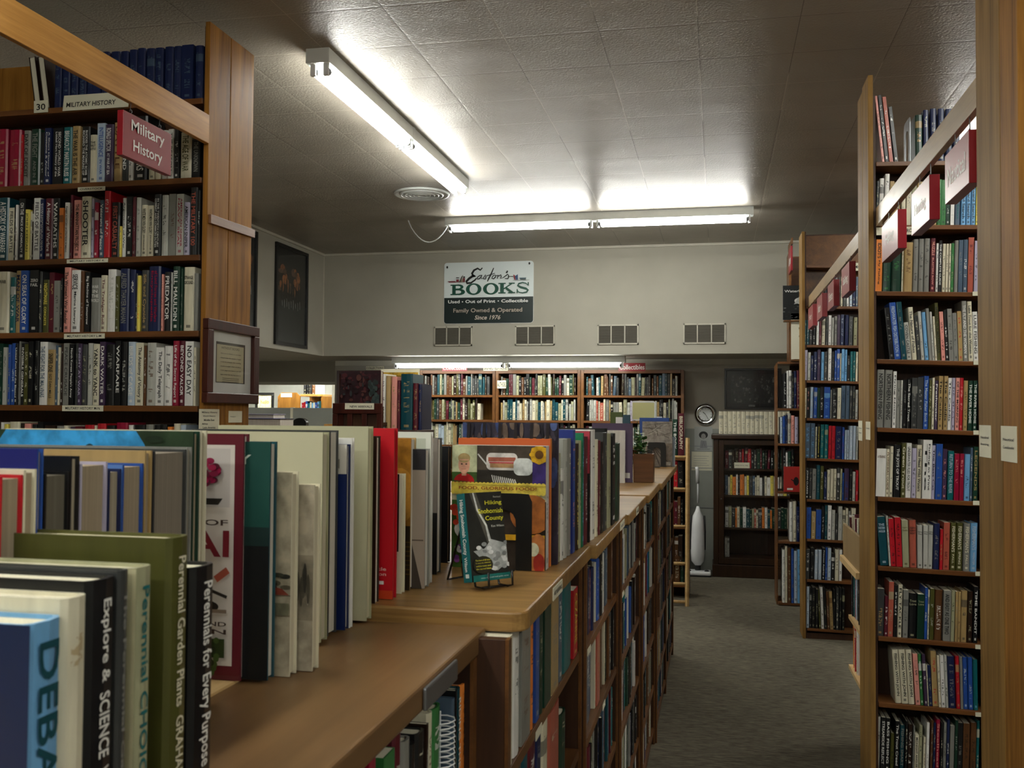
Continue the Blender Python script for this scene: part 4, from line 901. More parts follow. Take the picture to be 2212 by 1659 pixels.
CR = {1: "1781 1786 602 k;1787 1792 600 v;1793 1798 598 w;1799 1803 600 n;1804 1809 600 e;1810 1815 598 X;1816 1821 597 c;1822 1828 598 h;1829 1834 600 w;1836 1841 600 i;1842 1848 598 n;1849 1853 598 u",
      2: "1738 1742 691 D;1743 1748 691 D;1749 1755 700 kw;1756 1762 690 kw;1764 1769 688 wk;1770 1774 690 m;1775 1783 682 ck;1784 1789 683 h;1790 1796 681 wk;1797 1802 686 f;1803 1808 683 e;1809 1815 680 ve;1816 1823 679 ni;1825 1833 680 nv;1834 1842 683 he;1844 1852 685 G",
      3: "1738 1744 756 l;1745 1751 761 fh;1752 1757 768 n;1758 1765 760 nw;1766 1772 755 v;1774 1780 760 sD;1781 1787 760 h;1789 1796 752 wk;1797 1802 759 k;1803 1807 757 bw;1808 1814 754 b;1815 1817 763 c;1818 1824 754 sD;1825 1830 755 s;1831 1836 768 kw;1837 1842 759 t;1843 1848 759 t;1849 1853 760 c",
      4: "1738 1742 838 c;1743 1749 837 kp;1750 1757 836 is;1758 1765 837 b;1766 1771 838 dD;1772 1779 836 kw;1780 1793 836 bs;1794 1797 842 e;1798 1808 840 kw;1809 1817 838 c;1818 1826 833 un;1827 1835 833 un;1836 1841 834 he;1842 1847 834 h;1848 1853 842 f",
      5: "1739 1750 914 us;1751 1760 914 us;1761 1765 922 ck;1766 1771 916 ky|Comprehensive;1772 1780 917 tG;1781 1789 917 tG;1790 1796 920 rm;1797 1804 920 rm;1805 1818 921 ne;1819 1824 923 bj;1825 1829 929 i;1830 1834 929 i;1835 1842 920 iw;1843 1849 920 il;1850 1853 921 f",
      6: "1740 1747 1011 kw|JOHN CLARKE;1748 1754 1012 h;1755 1763 1013 e;1764 1771 1005 D;1772 1779 1007 o;1780 1786 1019 n;1787 1793 1015 c;1794 1800 1013 c;1801 1807 1013 c;1808 1814 1011 h;1815 1819 1013 Gd;1820 1823 1021 b;1824 1834 1012 vb;1835 1841 1013 kG;1842 1848 1019 f;1849 1854 1016 r",
      7: "1741 1752 1096 bn;1753 1762 1105 zc;1763 1774 1101 bn;1775 1781 1094 kw;1782 1787 1092 D;1788 1796 1092 wh;1797 1804 1102 f;1805 1810 1109 h;1811 1819 1094 f;1820 1826 1102 c;1827 1832 1098 c;1833 1838 1104 e;1839 1848 1098 c",
      8: "1741 1749 1187 hw;1750 1759 1184 k;1760 1767 1188 iw;1768 1775 1188 iw;1776 1782 1184 kw|Princess Audrey;1783 1787 1183 b;1788 1795 1184 i;1796 1803 1196 kw;1804 1812 1187 c;1813 1819 1188 wk",
      9: "1742 1748 1267 i;1749 1753 1270 k;1754 1761 1269 kG;1762 1767 1273 k;1768 1772 1273 o;1773 1779 1268 w;1780 1785 1270 k;1786 1791 1278 x;1792 1799 1278 z;1800 1805 1275 k;1806 1812 1270 h;1813 1818 1270 k;1819 1825 1272 k"}
for k, sp in CR.items():
    row_x(sp, YCf + .006, CS[k], f'{ORD1[k]} shelf down in the far aisle case', (0, 640, 715, 792, 872, 958, 1048, 1135, 1222, 1318)[k], tilt=TB * .8, sx=.79, w_=(.108, .118), hc=.6, lean=(lambda i: -.06 if 3 < i < 9 else -.01) if k == 9 else 0.0, group=f'books on the {ORD1[k]} far aisle shelf')
a = at(1842, 585, 1, YCf - .004)
card('sign_card', 'white card reading MOUNTAINS on the far aisle bookcase, behind the first red sign', 'sign', (a.x, YCf - .004, a.z), XX, ZZ, .2, .055, lambda d: d.text('MOUNTAINS', .012, .016, .18, .038, '151515'))
# ---------------------------------------------------------------- the low bookcases and their counter tops
Z1, Z2 = 1.205, 1.23
def low_case(y0, y1, xf, xb, zt, shelves, label, first=False):
    t = empty('low_bookcase', ((xf + xb) / 2, (y0 + y1) / 2, 0), label, 'bookcase', 'low bookcases along the aisle')
    for yy in (y0, y1 - .02): one('side_panel', M['walnut'], (xb, xf, yy, yy + .019, 0, zt), t, bevel=.001)
    for yy in (y0, y1 - .02): one('face_strip', M['shelf_y'], (xf, xf + .006, yy - .001, yy + .0195, .001, zt), t)
    one('back_panel', M['walnut'], (xb, xb + .01, y0 + .02, y1 - .021, 0, zt), t)
    for z in shelves: one('shelf', M['shelf_y'], (xb + .011, xf + .002, y0 + .0195, y1 - .0205, z - .022, z), t, bevel=.001)
    one('plinth', M['walnut'], (xf - .03, xf - .01, y0 + .02, y1 - .021, 0, shelves[-1] - .022), t)
    return t
LSH = [.985, .755, .52, .28, .08]
bounds = [1.50, at(1252, 1400, 0, -.325).y, at(1332, 1300, 0, -.315).y, at(1381, 1200, 0, -.305).y, at(1413, 1150, 0, -.295).y, 5.55, 6.45]
XF = [-.325, -.315, -.305, -.295, -.285, -.285]
low_case(.25, 1.499, -.376, -.70, Z1 - .037, [.93, .66, .38, .1], 'low bookcase under the lower brown counter, closest to the camera')
nm = ['second low bookcase from the camera, under the front of the oak counter', 'third low bookcase from the camera, half way along the counter books', 'fourth low bookcase from the camera, under the end of the counter books', 'fifth low bookcase from the camera, beside the planter box', 'sixth low bookcase from the camera, before the last counter', 'last low bookcase of the run, next to the ladder']
pal = list('kkkhhnDdxmewfbctXuGz')
for i in range(6):
    low_case(bounds[i], bounds[i + 1], XF[i], XF[i] - .3, Z2 - .033, LSH, nm[i])
def counter(y0, y1, x0, x1, z, mat, label, th=.033, nose=True):
    r_ = .03
    pts = [(x0, y0), (x1 - r_, y0)] + [(x1 - r_ + r_ * math.sin(k * math.pi / 12), y0 + r_ - r_ * math.cos(k * math.pi / 12)) for k in range(1, 7)] + [(x1, y1), (x0, y1)] if nose else [(x0, y0), (x1, y0), (x1, y1), (x0, y1)]
    b = MB(); b.prism(pts, 2, z - th, z); return tag(b.build('counter_top', M[mat], bevel=.004), label, 'counter')
counter(.2, 1.548, -1.25, -.368, Z1, 'ctop', 'lower brown laminate counter top in the near middle', .035, False)
tag(MB().box(-1.24, -.6, .2, 1.5, Z1 + .0003, Z1 + .004).build('wooden_strip', M['raw_y']), 'thin unfinished wood strip under the large books on the lower counter', 'board')
ctn = ['oak counter top with rounded corner holding the small book stand', 'oak counter top under the row of tall art books', 'bare oak counter top just past the tall art books', 'oak counter top in front of the planter box', 'oak counter top carrying the wooden planter box', 'last oak counter top with the black bookend']
jj = [1.55, 2.385, 3.183, 3.941, 4.65, 5.05, 6.45]
xe = [-.303, -.288, -.28, -.268, -.255, -.256]
for i in range(6): counter(jj[i] + .001, jj[i + 1] - .001, -1.25, xe[i], Z2 - (.004 if i in (2,) else 0), 'oak_y', ctn[i], .033, i == 0)
# blue-gray edge guard on the lower counter
a = at(915, 1482, 0, -.366); c_ = at(984, 1422, 0, -.366)
b = MB(); b.box(-.3675, -.362, a.y, c_.y, Z1 - .034, Z1 - .004)
tag(b.build('label_holder', M['gray_metal'], bevel=.004), 'empty gray metal label holder on the lower counter edge', 'label holder')
# cards on the oak edge
def edge_card(yc, z, x, text, label, w_=.11, h=.024):
    card('shelf_label', label, 'label', (x + .0012, yc - w_ / 2, z), YY, ZZ, w_, h, lambda d: d.text(text, .008, .008, w_ - .008, h - .008, '1c1a16'))
edge_card(1.87, Z2 - .03, -.3025, 'ART REFERENCE', 'cream label on the oak counter edge in front of the tall books')
edge_card(3.02, Z2 - .03, -.2875, 'ART', 'cream label on the oak counter edge past the last tall book', .13)
edge_card(3.5, Z2 - .033, -.2795, 'MUSIC', 'cream label on the edge of the bare counter top', .1)
for i, (yc, z) in enumerate(((1.78, .963), (2.42, .963), (3.2, .963), (3.9, .963), (2.05, .733), (2.75, .733))):
    edge_card(yc, z - .004, XF[min(5, max(0, sum(yc > q for q in bounds) - 1))] + .0032, ('ART A-C', 'ART D-H', 'ART I-M', 'ART N-R', 'FILM', 'MUSIC')[i], f'small cream label on the {("upper shelf edge of the second", "upper shelf edge of the third", "upper shelf edge of the fourth", "upper shelf edge of the fifth", "second shelf edge of the second", "second shelf edge of the third")[i]} low bookcase', .06, .016)
# books on the shelves of the low cases (spines toward the aisle)
def row_y(spec, xp, z, place, ymid, w_=.2, vis=1.0, hc=.7, group=None, hmax=.236):
    for i, (x0, x1, yt, ck, tk, title) in enumerate(parse(spec)):
        a = at(x0, ymid, 0, xp).y; c_ = at(x1, ymid, 0, xp).y; h = min(at(x0, yt, 0, xp).z - z, hmax)
        book(xp, (a + c_) / 2, z + .0008, math.pi / 2, max(.004, (c_ - a) * .97), h, w_ * rng.uniform(.9, 1), ck, tk, title, place=place, idx=i + 1, side='from the near end', soft=rng.random() > hc, vis=vis, group=group)
row_y("798 813 1645 j;830 854 1640 g;856 870 1592 m;875 890 1606 e;891 899 1612 kw;905 921 1590 k;922 926 1567 X;927 936 1545 c;938 955 1537 gw;979 983 1512 u;984 987 1495 k;988 996 1493 Dw|RIDING THE EDGE;998 1015 1484 ak|FOOTLOOSE/GUIDE;1016 1021 1452 p;1022 1032 1446 nw|Japan", -.384, .93, 'shelf under the lower counter', 1600, .2, group='travel books under the lower counter')
rand_row(.35, 1.0, -.39, .93, 90, 'shelf under the lower counter, out of view', pal, (.18, .22), vis=.0001)
row_y("1097 1108 1378 c;1112 1126 1366 wk;1128 1147 1325 e;1148 1155 1312 a;1158 1166 1327 b;1167 1176 1315 d;1177 1191 1312 dk;1192 1207 1273 z;1208 1217 1265 u;1218 1237 1245 tu;1239 1248 1278 ry|CEZANNE", XF[0] + .0, .985, 'upper shelf of the second low bookcase', 1390, .2, vis=.9, group='art books on the second low bookcase', hmax=.208)
row_y("1103 1115 1578 d;1117 1130 1595 k;1134 1143 1590 D;1145 1160 1565 mw;1161 1172 1560 n;1174 1186 1560 c;1187 1212 1550 q;1214 1224 1548 d", XF[0] + .0, .755, 'second shelf of the second low bookcase', 1610, .2, vis=.8, group='second row of the second low bookcase', hmax=.204)
def fill(i, rows, skip=()):
    for k in rows:
        y0, y1 = bounds[i] + .025, bounds[i + 1] - .03
        hmax = (LSH[k - 1] if k else Z2 - .033) - .022 - LSH[k] - .012
        rand_row(y0, y1, XF[i] - .002, LSH[k], 90, f'{ORD1[k + 1]} shelf of the {ORD1[i + 2]} low bookcase', pal, (hmax * .82, hmax), (.012, .036), side='from the near end', vis=(.8, .55, .3, .15, .08)[k] * (1, .9, .7, .5, .4, .3)[i], group=f'books on the {ORD1[k + 1]} shelf of the {ORD1[i + 2]} low bookcase')
fill(0, (2, 3, 4))
# third case: red and pale books standing out on its second row
rand_row(bounds[1] + .025, bounds[2] - .03, XF[1] - .002, LSH[0], 90, 'upper shelf of the third low bookcase', pal, (.16, .18), vis=.7, side='from the near end', fixed=[('f', .02, .17, 'k', None), ('k', .05, .175, 'w', None), ('w', .02, .17, 'k', None), ('h', .035, .175, 'e', None), ('n', .03, .17, 'w', None), ('m', .02, .16, 'w', None)], group='upper row of the third low bookcase')
rand_row(bounds[1] + .025, bounds[2] - .03, XF[1] - .002, LSH[1], 90, 'second shelf of the third low bookcase', pal, (.18, .195), vis=.75, side='from the near end', fixed=[('r', .045, .195, 'w', None), ('w', .03, .195, 'b', None), ('i', .05, .18, 'b', None), ('u', .05, .195, 'w', None), ('n', .09, .19, 'c', None), ('c', .02, .195, 'k', None), ('q', .07, .195, 'z', None)], group='second row of the third low bookcase')
fill(1, (2, 3, 4))
for i in range(2, 6): fill(i, (0, 1, 2, 3, 4))
# white spiral notebook among the travel books
ya_, yb2_ = at(958, 1600, 0, -.384).y, at(977, 1600, 0, -.384).y; zs_ = .932; hs = at(968, 1545, 0, -.384).z - zs_
t = empty('spiral_notebook', (-.48, (ya_ + yb2_) / 2, zs_), 'white plastic spiral bound book under the lower counter', 'notebook')
one('cover', M['white_plastic'], (-.57, -.40, ya_ + .004, yb2_ - .004, zs_, zs_ + hs), t, bevel=.001)
cb = MB()
for k in range(22):
    zc = zs_ + .008 + k * (hs - .016) / 21; rr = (yb2_ - ya_) / 2
    cb.tube([(-.40 + rr * 1.1 * math.cos(a_), (ya_ + yb2_) / 2 + rr * math.sin(a_), zc + .0012 * math.cos(a_)) for a_ in [j * math.pi / 5 for j in range(10)]], .0012, 5, closed=True)
cb.build('binding_rings', M['white_plastic'], t, smooth=True)
# ---------------------------------------------------------------- books standing on the counters
def crow(xn, xf, yt, yb, z, ck, tk=None, title=None, fore=True, w_=.25, label=None, cover=None, pages='cfc6b0', soft=False, vis=1.3):
    P = at(xn, yb, 2, z); xp, yn = P.x, P.y; yf = at(xf, yb, 0, xp).y; h = at(xn, yt, 0, xp).z - z
    crow.prev = max(getattr(crow, 'prev', 0), yn)
    if fore: return book(xp - w_, (yn + yf) / 2, z + .001, -math.pi / 2, max(.005, yf - yn), h, w_, ck, tk, title, label=label, cover=cover, pages=pages, soft=soft, vis=vis, place='counter', group='tall books standing on the counters', force=True)
    return book(xp, (yn + yf) / 2, z + .001, math.pi / 2, max(.005, yf - yn), h, w_, ck, tk, title, label=label, cover=cover, pages=pages, soft=soft, vis=vis, place='counter', group='tall books standing on the counters', force=True)
def on_cover(fn, mat='ink'):
    def go(b, o):
        d = Dec(lift=.0006); d.clip = (b['w'], b['h']); fn(d, b['w'], b['h'])
        if b['rz'] > 1: d.mesh('cover_picture', M[mat], o, frame_m((-b['t'] / 2, b['w'], 0), -YY, ZZ))
        else: d.mesh('cover_picture', M[mat], o, frame_m((b['t'] / 2, 0, 0), YY, ZZ))
    return go
# nearest row, spines toward the aisle
def near(xn, xf, yt, ck, tk, title, label, w_=.2, cover=None, vis=3, yref=1500, pages='e6e0c8', X=-.45):
    yn = at(xn, yref, 0, X).y; yf = at(xf, yref, 0, X).y; h = at(xn, yt, 0, X).z - Z1 - .004
    book(X, (yn + yf) / 2, Z1 + .005, math.pi / 2, yf - yn, h, w_, ck, tk, title, label=label, cover=cover, pages=pages, vis=vis, group='garden books in the closest row', force=True)
near(66, 140, 1356, 's', 'D', 'DEBATE', 'navy book with a sky blue spine lettered DEBATE, closest of all to the camera', .16, on_cover(lambda d, W, H: (d.rect(0, 0, W - .001, H, '17284e'), d.down('BE YOUR BEST', W * .55, H * .9, W * .68, H * .3, '5c3c40'))))
near(142, 192, 1300, 'c', 'z', None, 'cream jacketed hardcover just behind the sky blue book', .17)
near(194, 254, 1262, 'k', 'w', '~Explore &/SCIENCE/WONDERS', 'black hardcover with white and yellow spine letters in the closest row', .2)
near(256, 276, 1238, 'h', 'e', '~The Perennial Garden', 'dark gray jacketed hardcover between the black and the pale green books', .2)
near(290, 330, 1233, 'G', 't', '~Perennial CHOICES', 'pale green hardcover with a teal stripe in the closest row', .19, on_cover(lambda d, W, H: d.rect(0, 0, W, H, 'bdb894')))
near(366, 409, 1168, 'o', 'c', '~Perennial Garden Plants  GRAHAM', 'large olive green hardcover lettered Perennial Garden Plants', .27, pages='d9d2b2')
near(418, 466, 1232, 'k', 'w', '~~Perennials for Every Purpose', 'black hardcover lettered Perennials for Every Purpose', .2, on_cover(lambda d, W, H: [d.rect(W * .3, 0, W - .012, H, '2c3a26')] + [d.ell(W * rng.uniform(.35, .9), H * rng.random(), .008, .008, rng.choice(['5a7a3a', 'b0a890', '7a4a6a', '8a8a3a', '3a5a5a'])) for _ in range(46)]))
# second row: page edges toward the aisle (x of near right edge, x of far right edge, top y)
def back(xn, xf, yt, ck, label, w_=.25, cover=None, pages='a89c88', X=-.60, yref=1050, **k):
    yn = at(xn, yref, 0, X).y; yf = at(xf, yref, 0, X).y; h = at((xn + xf) / 2, yt, 0, X).z - Z1 - .004
    book(X - w_, (yn + yf) / 2, Z1 + .005, -math.pi / 2, (yf - yn) * .98, h, w_, ck, None, None, label=label, cover=cover, pages=pages, vis=2, group='large books behind the closest row', force=True)
pg = 'a3937c'
back(0, 50, 1030, 'r', 'bright red hardcover with its page edges out, at the left of the second row', .2, pages=pg)
back(51, 79, 1017, 'c', 'thick cream book with pages out beside the red one', .24, pages=pg)
back(80, 93, 972, 'b', 'tall blue book with a plain cover rising behind the red one', .3, pages=pg, cover=on_cover(lambda d, W, H: d.rect(0, 0, W, H, '1a1f6a')))
back(96, 150, 1023, 'k', 'shorter black book with pages out in the second row', .2, pages='6a6458')
back(151, 171, 988, 'k', 'taller black book beside the shorter black one', .23)
back(173, 232, 1002, 'l', 'lavender covered book with a maroon foot in the second row', .22, on_cover(lambda d, W, H: (d.rect(W * .5, 0, W * .72, H * .55, '5a0a1c'), d.rect(W * .56, H * .80, W * .60, H * .88, '181818'), d.rect(W * .56, H * .79, W * .68, H * .81, '181818'))), pages=pg)
back(234, 262, 1016, 'n', 'dark navy book with pages out in the second row', .2)
back(264, 310, 1005, 'b', 'light blue covered book with curved top pages in the second row', .24, on_cover(lambda d, W, H: d.rect(0, 0, W, H, '5a80c0')), pages=pg)
back(312, 328, 976, 'z', 'tan book with a cream top in the second row', .27, pages=pg)
back(331, 402, 975, 'h', 'large dark gray jacketed book with pages out in the second row', .3, on_cover(lambda d, W, H: (d.rect(0, 0, W, H, '2b2a2e'), d.rect(W * .1, H * .82, W * .9, H * .99, '56524e'))), pages='8a8072')
back(403, 414, 968, 'e', 'thin gray book beside the large dark gray one', .33)
def sky_cover(d, W, H):
    d.rect(0, 0, W, H, '2c3f2a'); d.ell(W * .52, H * .72, W * .34, H * .46, '3a9ad8', 36)
    d.ell(W * .45, H * .86, .016, .012, '143a48'); d.ell(W * .6, H * .9, .01, .016, '143a48'); d.rect(W * .585, H * .5, W * .6, H * .9, '143a48')
    for k in range(26): d.ell(W * rng.choice([rng.uniform(0, .18), rng.uniform(.85, 1)]), H * rng.uniform(.3, 1), .012, .004, rng.choice(['4a5f34', '203020', '5a5a38']))
back(416, 430, 934, 'd', 'very wide garden book with a blue sky circle on its cover', .34, on_cover(sky_cover, 'print'), pages=pg)
back(432, 446, 932, 'c', 'tall cream book directly before the bonsai encyclopedia', .27, pages='b4ac94')
def bonsai(d, W, H):
    d.rrect(0, .006, W, H, .004, '5a1222'); x0 = .012; x1 = W - .012
    d.rect(x0, .018, x1, H - .014, 'c9c2ba'); d.rect(x1 - .06, H * .70, x1 - .006, H * .94, 'b6b0ac')
    for k in range(60):
        a_, r_ = rng.uniform(0, 6.28), rng.random() ** .5; d.ell(x1 - .050 + .030 * r_ * math.cos(a_), H * .845 + H * .055 * r_ * math.sin(a_), .006, .004, rng.choice(['7a1038', '9a1848', '56102a']))
    d.stroke([(x1 - .05, H * .74), (x1 - .045, H * .78), (x1 - .055, H * .83)], .006, '241a16'); d.poly([(x1 - .072, H * .738), (x1 - .012, H * .738), (x1 - .018, H * .712), (x1 - .066, H * .712)], '14110f')
    d.text('ENCYCLOPEDIA OF', x0 + .012, H * .628, x1 - .004, H * .652, '3a2a24')
    d.text('BONSAI', x0 + .012, H * .50, x1 - .002, H * .61, '6a1020')
    d.stroke([(x1 - .062, H * .40), (x1 - .04, H * .38), (x1 - .004, H * .34)], .004, '1f1a18'); d.stroke([(x1 - .02, H * .41), (x1 - .003, H * .45)], .009, '9a4a38')
    d.ell(x1 - .035, H * .30, .02, .008, '1a1614'); d.rect(x1 - .06, H * .275, x1 - .004, H * .29, '7a6a5c')
    d.text('A GUIDE TO GROWING AND', x0 + .01, H * .222, x1 - .004, H * .240, '3a2a24'); d.text('KEN NORMAN', x0 + .05, H * .190, x1 - .004, H * .210, '3a2a24')
    d.rect(x1 - .062, .03, x1 - .006, H * .172, '2c3a1c')
    for k in range(40): d.ell(x1 - .034 + rng.uniform(-.022, .022), H * .10 + rng.uniform(-.02, .022), .004, .004, rng.choice(['1a2612', '24341a', '3e5426']))
crow(519, 531, 940, 1473, Z1 + .004, 'm', 'w', None, True, .27, 'tall maroon bonsai encyclopedia with a red tree pictured on its cover', on_cover(bonsai), 'd8d0c4')
def greeny(d, W, H):
    d.rect(0, 0, W, H, '0c1013'); d.rect(0, H * .62, W, H, '15463f'); d.rect(0, H * .56, W, H * .64, '122b2a')
    d.text('FLORIOGRAPHY', W * .05, H * .82, W * .62, H * .86, 'c8d0c8'); d.text('Y', W - .044, H * .905, W - .026, H * .945, 'c8d4c8')
crow(577, 592, 957, 1472, Z1 + .004, 'D', 'w', None, True, .22, 'dark green and black book with a single white Y showing on its cover', on_cover(greeny), 'c8c2b6')
def sketch_tree(d, W, H):
    d.rect(0, 0, W, H, 'b5ab92')
    for k in range(30): d.ell(W - rng.uniform(.004, .06), H * rng.uniform(.42, .5), .008, .003, rng.choice(['4a4a3c', '6a6450', '34342c']))
    d.poly([(W - .055, H * .40), (W, H * .40), (W - .01, H * .43), (W - .03, H * .445)], '9a4a38')
    d.rect(W - .055, H * .30, W, H * .36, '7c7a62')
crow(625, 640, 1023, 1464, Z1, 'c', 'z', None, True, .2, 'cream book with a faint tree landscape on its cover, protruding over the counter', on_cover(sketch_tree, 'print'), 'cfc6ac')
def sketch_people(d, W, H):
    d.rect(0, 0, W, H, 'ada38e'); d.rect(W - .06, H * .27, W, H * .62, '8f8673')
    for k in range(16): d.ell(W - rng.uniform(.006, .05), H * rng.uniform(.42, .5), .0025, .02, rng.choice(['3c3a34', 'd8d0bc', '5a5548']))
crow(674, 688, 1050, 1452, Z1, 'c', 'z', None, True, .2, 'shorter cream book with gray figures sketched on its cover', on_cover(sketch_people, 'print'), 'cfc6ac')
crow(692, 706, 936, 1390, Z1 + .004, 'G', None, None, True, .27, 'very tall plain cream cloth book behind the two sketched covers', on_cover(lambda d, W, H: d.rect(0, 0, W, H, 'c0bda0')), 'c6bfa6')
crow(708, 726, 932, 1376, Z1 + .004, 'h', None, None, True, .24, 'tall gray jacketed book with black back edge', None, 'cfcabc')
crow(745, 753, 962, 1363, Z1 + .004, 'n', None, None, True, .2, 'deep blue book with a white block on its upper cover', on_cover(lambda d, W, H: (d.rect(0, 0, W, H, '0e2358'), d.rect(0, H * .84, W, H, 'd2cec2'), d.rect(W - .03, H * .87, W - .012, H * .92, '8a8578'))), 'd8d4c6')
crow(756, 761, 948, 1358, Z1 + .004, 'w', None, None, True, .2, 'thin white book after the deep blue one', None, 'd8d4c6')
crow(791, 802, 923, 1343, Z1 + .004, 'G', None, None, True, .27, 'tall khaki cream book in the middle of the counter row', on_cover(lambda d, W, H: d.rect(0, 0, W, H, 'b3b194')), 'cfc9a8')
crow(809, 818, 944, 1331, Z1 + .004, 'X', None, None, True, .2, 'dark brown book with cream page edges left of the red book', None, 'cfc9b8')
crow(820, 829, 940, 1303, Z1 + .004, 'k', None, None, True, .2, 'black book touching the bright red one', None, 'bab6aa')
def redc(d, W, H):
    d.rect(0, 0, W, H, 'c0101f'); d.rect(0, 0, W, H * .05, 'c8401c')
    d.text('Oracle', W - .05, H * .165, W - .012, H * .185, 'e8b0a8'); d.text('Edition', W - .05, H * .135, W - .012, H * .155, 'e8b0a8'); d.rect(W - .03, H * .085, W - .016, H * .105, 'e8e0dc')
crow(848, 856, 927, 1296, Z2, 'r', None, None, True, .25, 'bright red tall hardcover standing at the step between the two counters', on_cover(redc), 'c02028')
crow(867, 874, 1026, 1284, Z2, 'c', None, None, True, .16, 'small cream book with a black and white photograph on its cover', on_cover(lambda d, W, H: (d.rect(0, H * .35, W - .006, H, '181818'), [d.ell(W - rng.uniform(.01, .03), H * rng.uniform(.4, .95), .004, .008, '8a8a88') for _ in range(9)])), 'd8d2b8')
def amber(d, W, H):
    d.rect(0, 0, W, H, '9a6a22'); d.rect(0, 0, W, H * .42, '2a2014'); d.ell(W - .02, H * .62, .03, .05, 'b88434')
    for k in range(8): d.rect(W - .06, H * (.1 + k * .03), W, H * (.108 + k * .03), '5a4418')
crow(885, 896, 948, 1276, Z2, 'z', None, None, True, .2, 'amber brown photographic cover with a white page edge', on_cover(amber, 'print'), 'dedad0')
crow(917, 926, 972, 1273, Z2, 'e', None, None, True, .18, 'pale doorway picture book protruding before the book stand', on_cover(lambda d, W, H: (d.rect(0, 0, W, H, '9c8f82'), d.rect(0, H * .85, W, H, '26262a'), d.poly([(W - .05, 0), (W - .005, 0), (W - .03, H * .4)], '3c342c'), d.rect(W - .04, H * .34, W - .003, H * .35, '5c5046'))), 'dedad0')
crow(928, 933, 935, 1262, Z2, 'w', None, None, True, .22, 'large thin white framed book behind the doorway picture book', on_cover(lambda d, W, H: (d.rect(0, 0, W, H, 'd9dcd0'), d.rect(.01, .01, W - .01, H - .012, 'b9bfae'))), 'dedad0')
crow(943, 952, 948, 1242, Z2, 'h', None, None, True, .18, 'gray book with a black lower half at the end of the pages-out row', on_cover(lambda d, W, H: (d.rect(0, 0, W, H, '807870'), d.rect(0, 0, W, H * .45, '141414'))), 'dedad0')
crow(966, 972, 966, 1217, Z2, 'k', None, None, True, .16, 'black glossy book partly hidden behind the dessert cookbook', None, '8a7a68')
# fillers, hidden behind, that carry the row on
# right group: spines toward the aisle
def food(d, W, H):
    d.rect(0, 0, W, H, 'c9c4a0'); d.rect(0, 0, W, H * .55, '3b5a20'); d.rect(W * .25, 0, W, H * .55, '3a3028')
    d.rect(0, H * .66, W * .27, H, 'c4c8a0'); d.rect(0, H * .66, W * .27, H * .78, '3f5a2a')
    d.ell(W * .13, H * .70, W * .11, H * .07, 'b01c20', 20, 0, 180); d.rect(W * .02, H * .655, W * .24, H * .70, 'b01c20')
    d.rect(W * .105, H * .75, W * .155, H * .80, 'c08a70'); d.ell(W * .13, H * .84, W * .062, H * .075, 'd09a80'); d.ell(W * .13, H * .895, W * .065, H * .04, 'a89060'); d.rect(W * .08, H * .875, W * .18, H * .885, 'd09a80')
    for s_ in (-1, 1): d.ell(W * .13 + s_ * W * .024, H * .845, .0022, .0014, '3a2a20')
    d.rect(W * .105, H * .803, W * .15, H * .806, '9a4a40')
    d.rect(W * .27, H * .66, W * .86, H, '4b4238'); d.rect(W * .27, H * .66, W * .86, H * .80, '2c2822')
    d.rrect(W * .37, H * .80, W * .70, H * .94, .01, 'd8d2cc'); d.rect(W * .39, H * .87, W * .68, H * .905, 'a8604c'); d.rect(W * .41, H * .82, W * .69, H * .855, 'b08a60'); d.rect(W * .40, H * .856, W * .68, H * .866, 'b8343c')
    d.rrect(W * .66, H * .76, W * .86, H * .90, .012, 'd6dad6'); d.stroke([(W * .28, H * .93), (W * .38, H * .84)], .003, 'd0d0cc')
    for k in range(12): d.stroke([(W * (.43 + k * .022), H * (.76 - .003 * k)), (W * (.45 + k * .022), H * (.70 - .001 * k))], .0022, 'd8d6d0')
    d.rect(W * .86, H * .66, W, H, '3c2c70'); d.ell(W * .93, H * .93, .019, .019, 'd8a418', 16); d.ell(W * .93, H * .93, .009, .009, '6a4414', 14)
    for k in range(8): d.ell(W * .93 + .0155 * math.cos(k * .785), H * .93 + .0155 * math.sin(k * .785), .0055, .0045, 'e6b422', 10)
    d.rect(0, H * .612, W, H * .69, 'dcc650')
    for k in range(24): d.ell(W * (k + .5) / 24, H * .69, W / 48, .003, 'dcc650', 10); d.ell(W * (k + .5) / 24, H * .612, W / 48, .003, 'dcc650', 10)
    d.text('FOOD, GLORIOUS FOOD!', W * .09, H * .638, W * .91, H * .668, '8a3018')
    d.ell(W * .86, H * .45, .045, .04, '9a5a28'); d.rect(W * .3, H * .24, W, H * .285, 'c99820'); d.ell(W * .93, H * .12, .022, .045, 'b5703c'); d.ell(W * 1.0 - .012, H * .06, .012, .02, 'a02c20'); d.ell(W * .98 - .02, H * .17, .012, .014, 'c8c6a8')
    d.ell(W * .22, H * .32, .035, .025, 'c8c4b8'); d.ell(W * .22, H * .33, .02, .014, 'b05040')
    for k in range(10): d.ell(W * rng.uniform(.02, .12), H * rng.uniform(.36, .5), .006, .006, rng.choice(['a8301c', 'b83c22'])); 
    for k in range(14): d.ell(W * rng.uniform(.06, .2), H * rng.uniform(.02, .18), .006, .005, rng.choice(['5a2c6a', '7a3c80', 'b8b4b0']))
P0 = at(975, 1236, 2, Z2); P1 = at(1189, 1234, 2, Z2); yF = at(1178, 1234, 2, Z2).y; xF_ = at(1178, 1234, 1, yF).x
hF = at(1100, 964, 1, yF).z - Z2
wF = xF_ - at(975, 1100, 1, yF).x
book(xF_, yF + .022, Z2 + .001, math.pi / 2, .036, hF, wF, 'w', 'e', None, label='cookbook reading FOOD, GLORIOUS FOOD! with a boy and cake on its cover', cover=on_cover(food, 'print'), group='tall art books in the front of the counter', pages='ddd8c8', vis=3, force=True, soft=True)
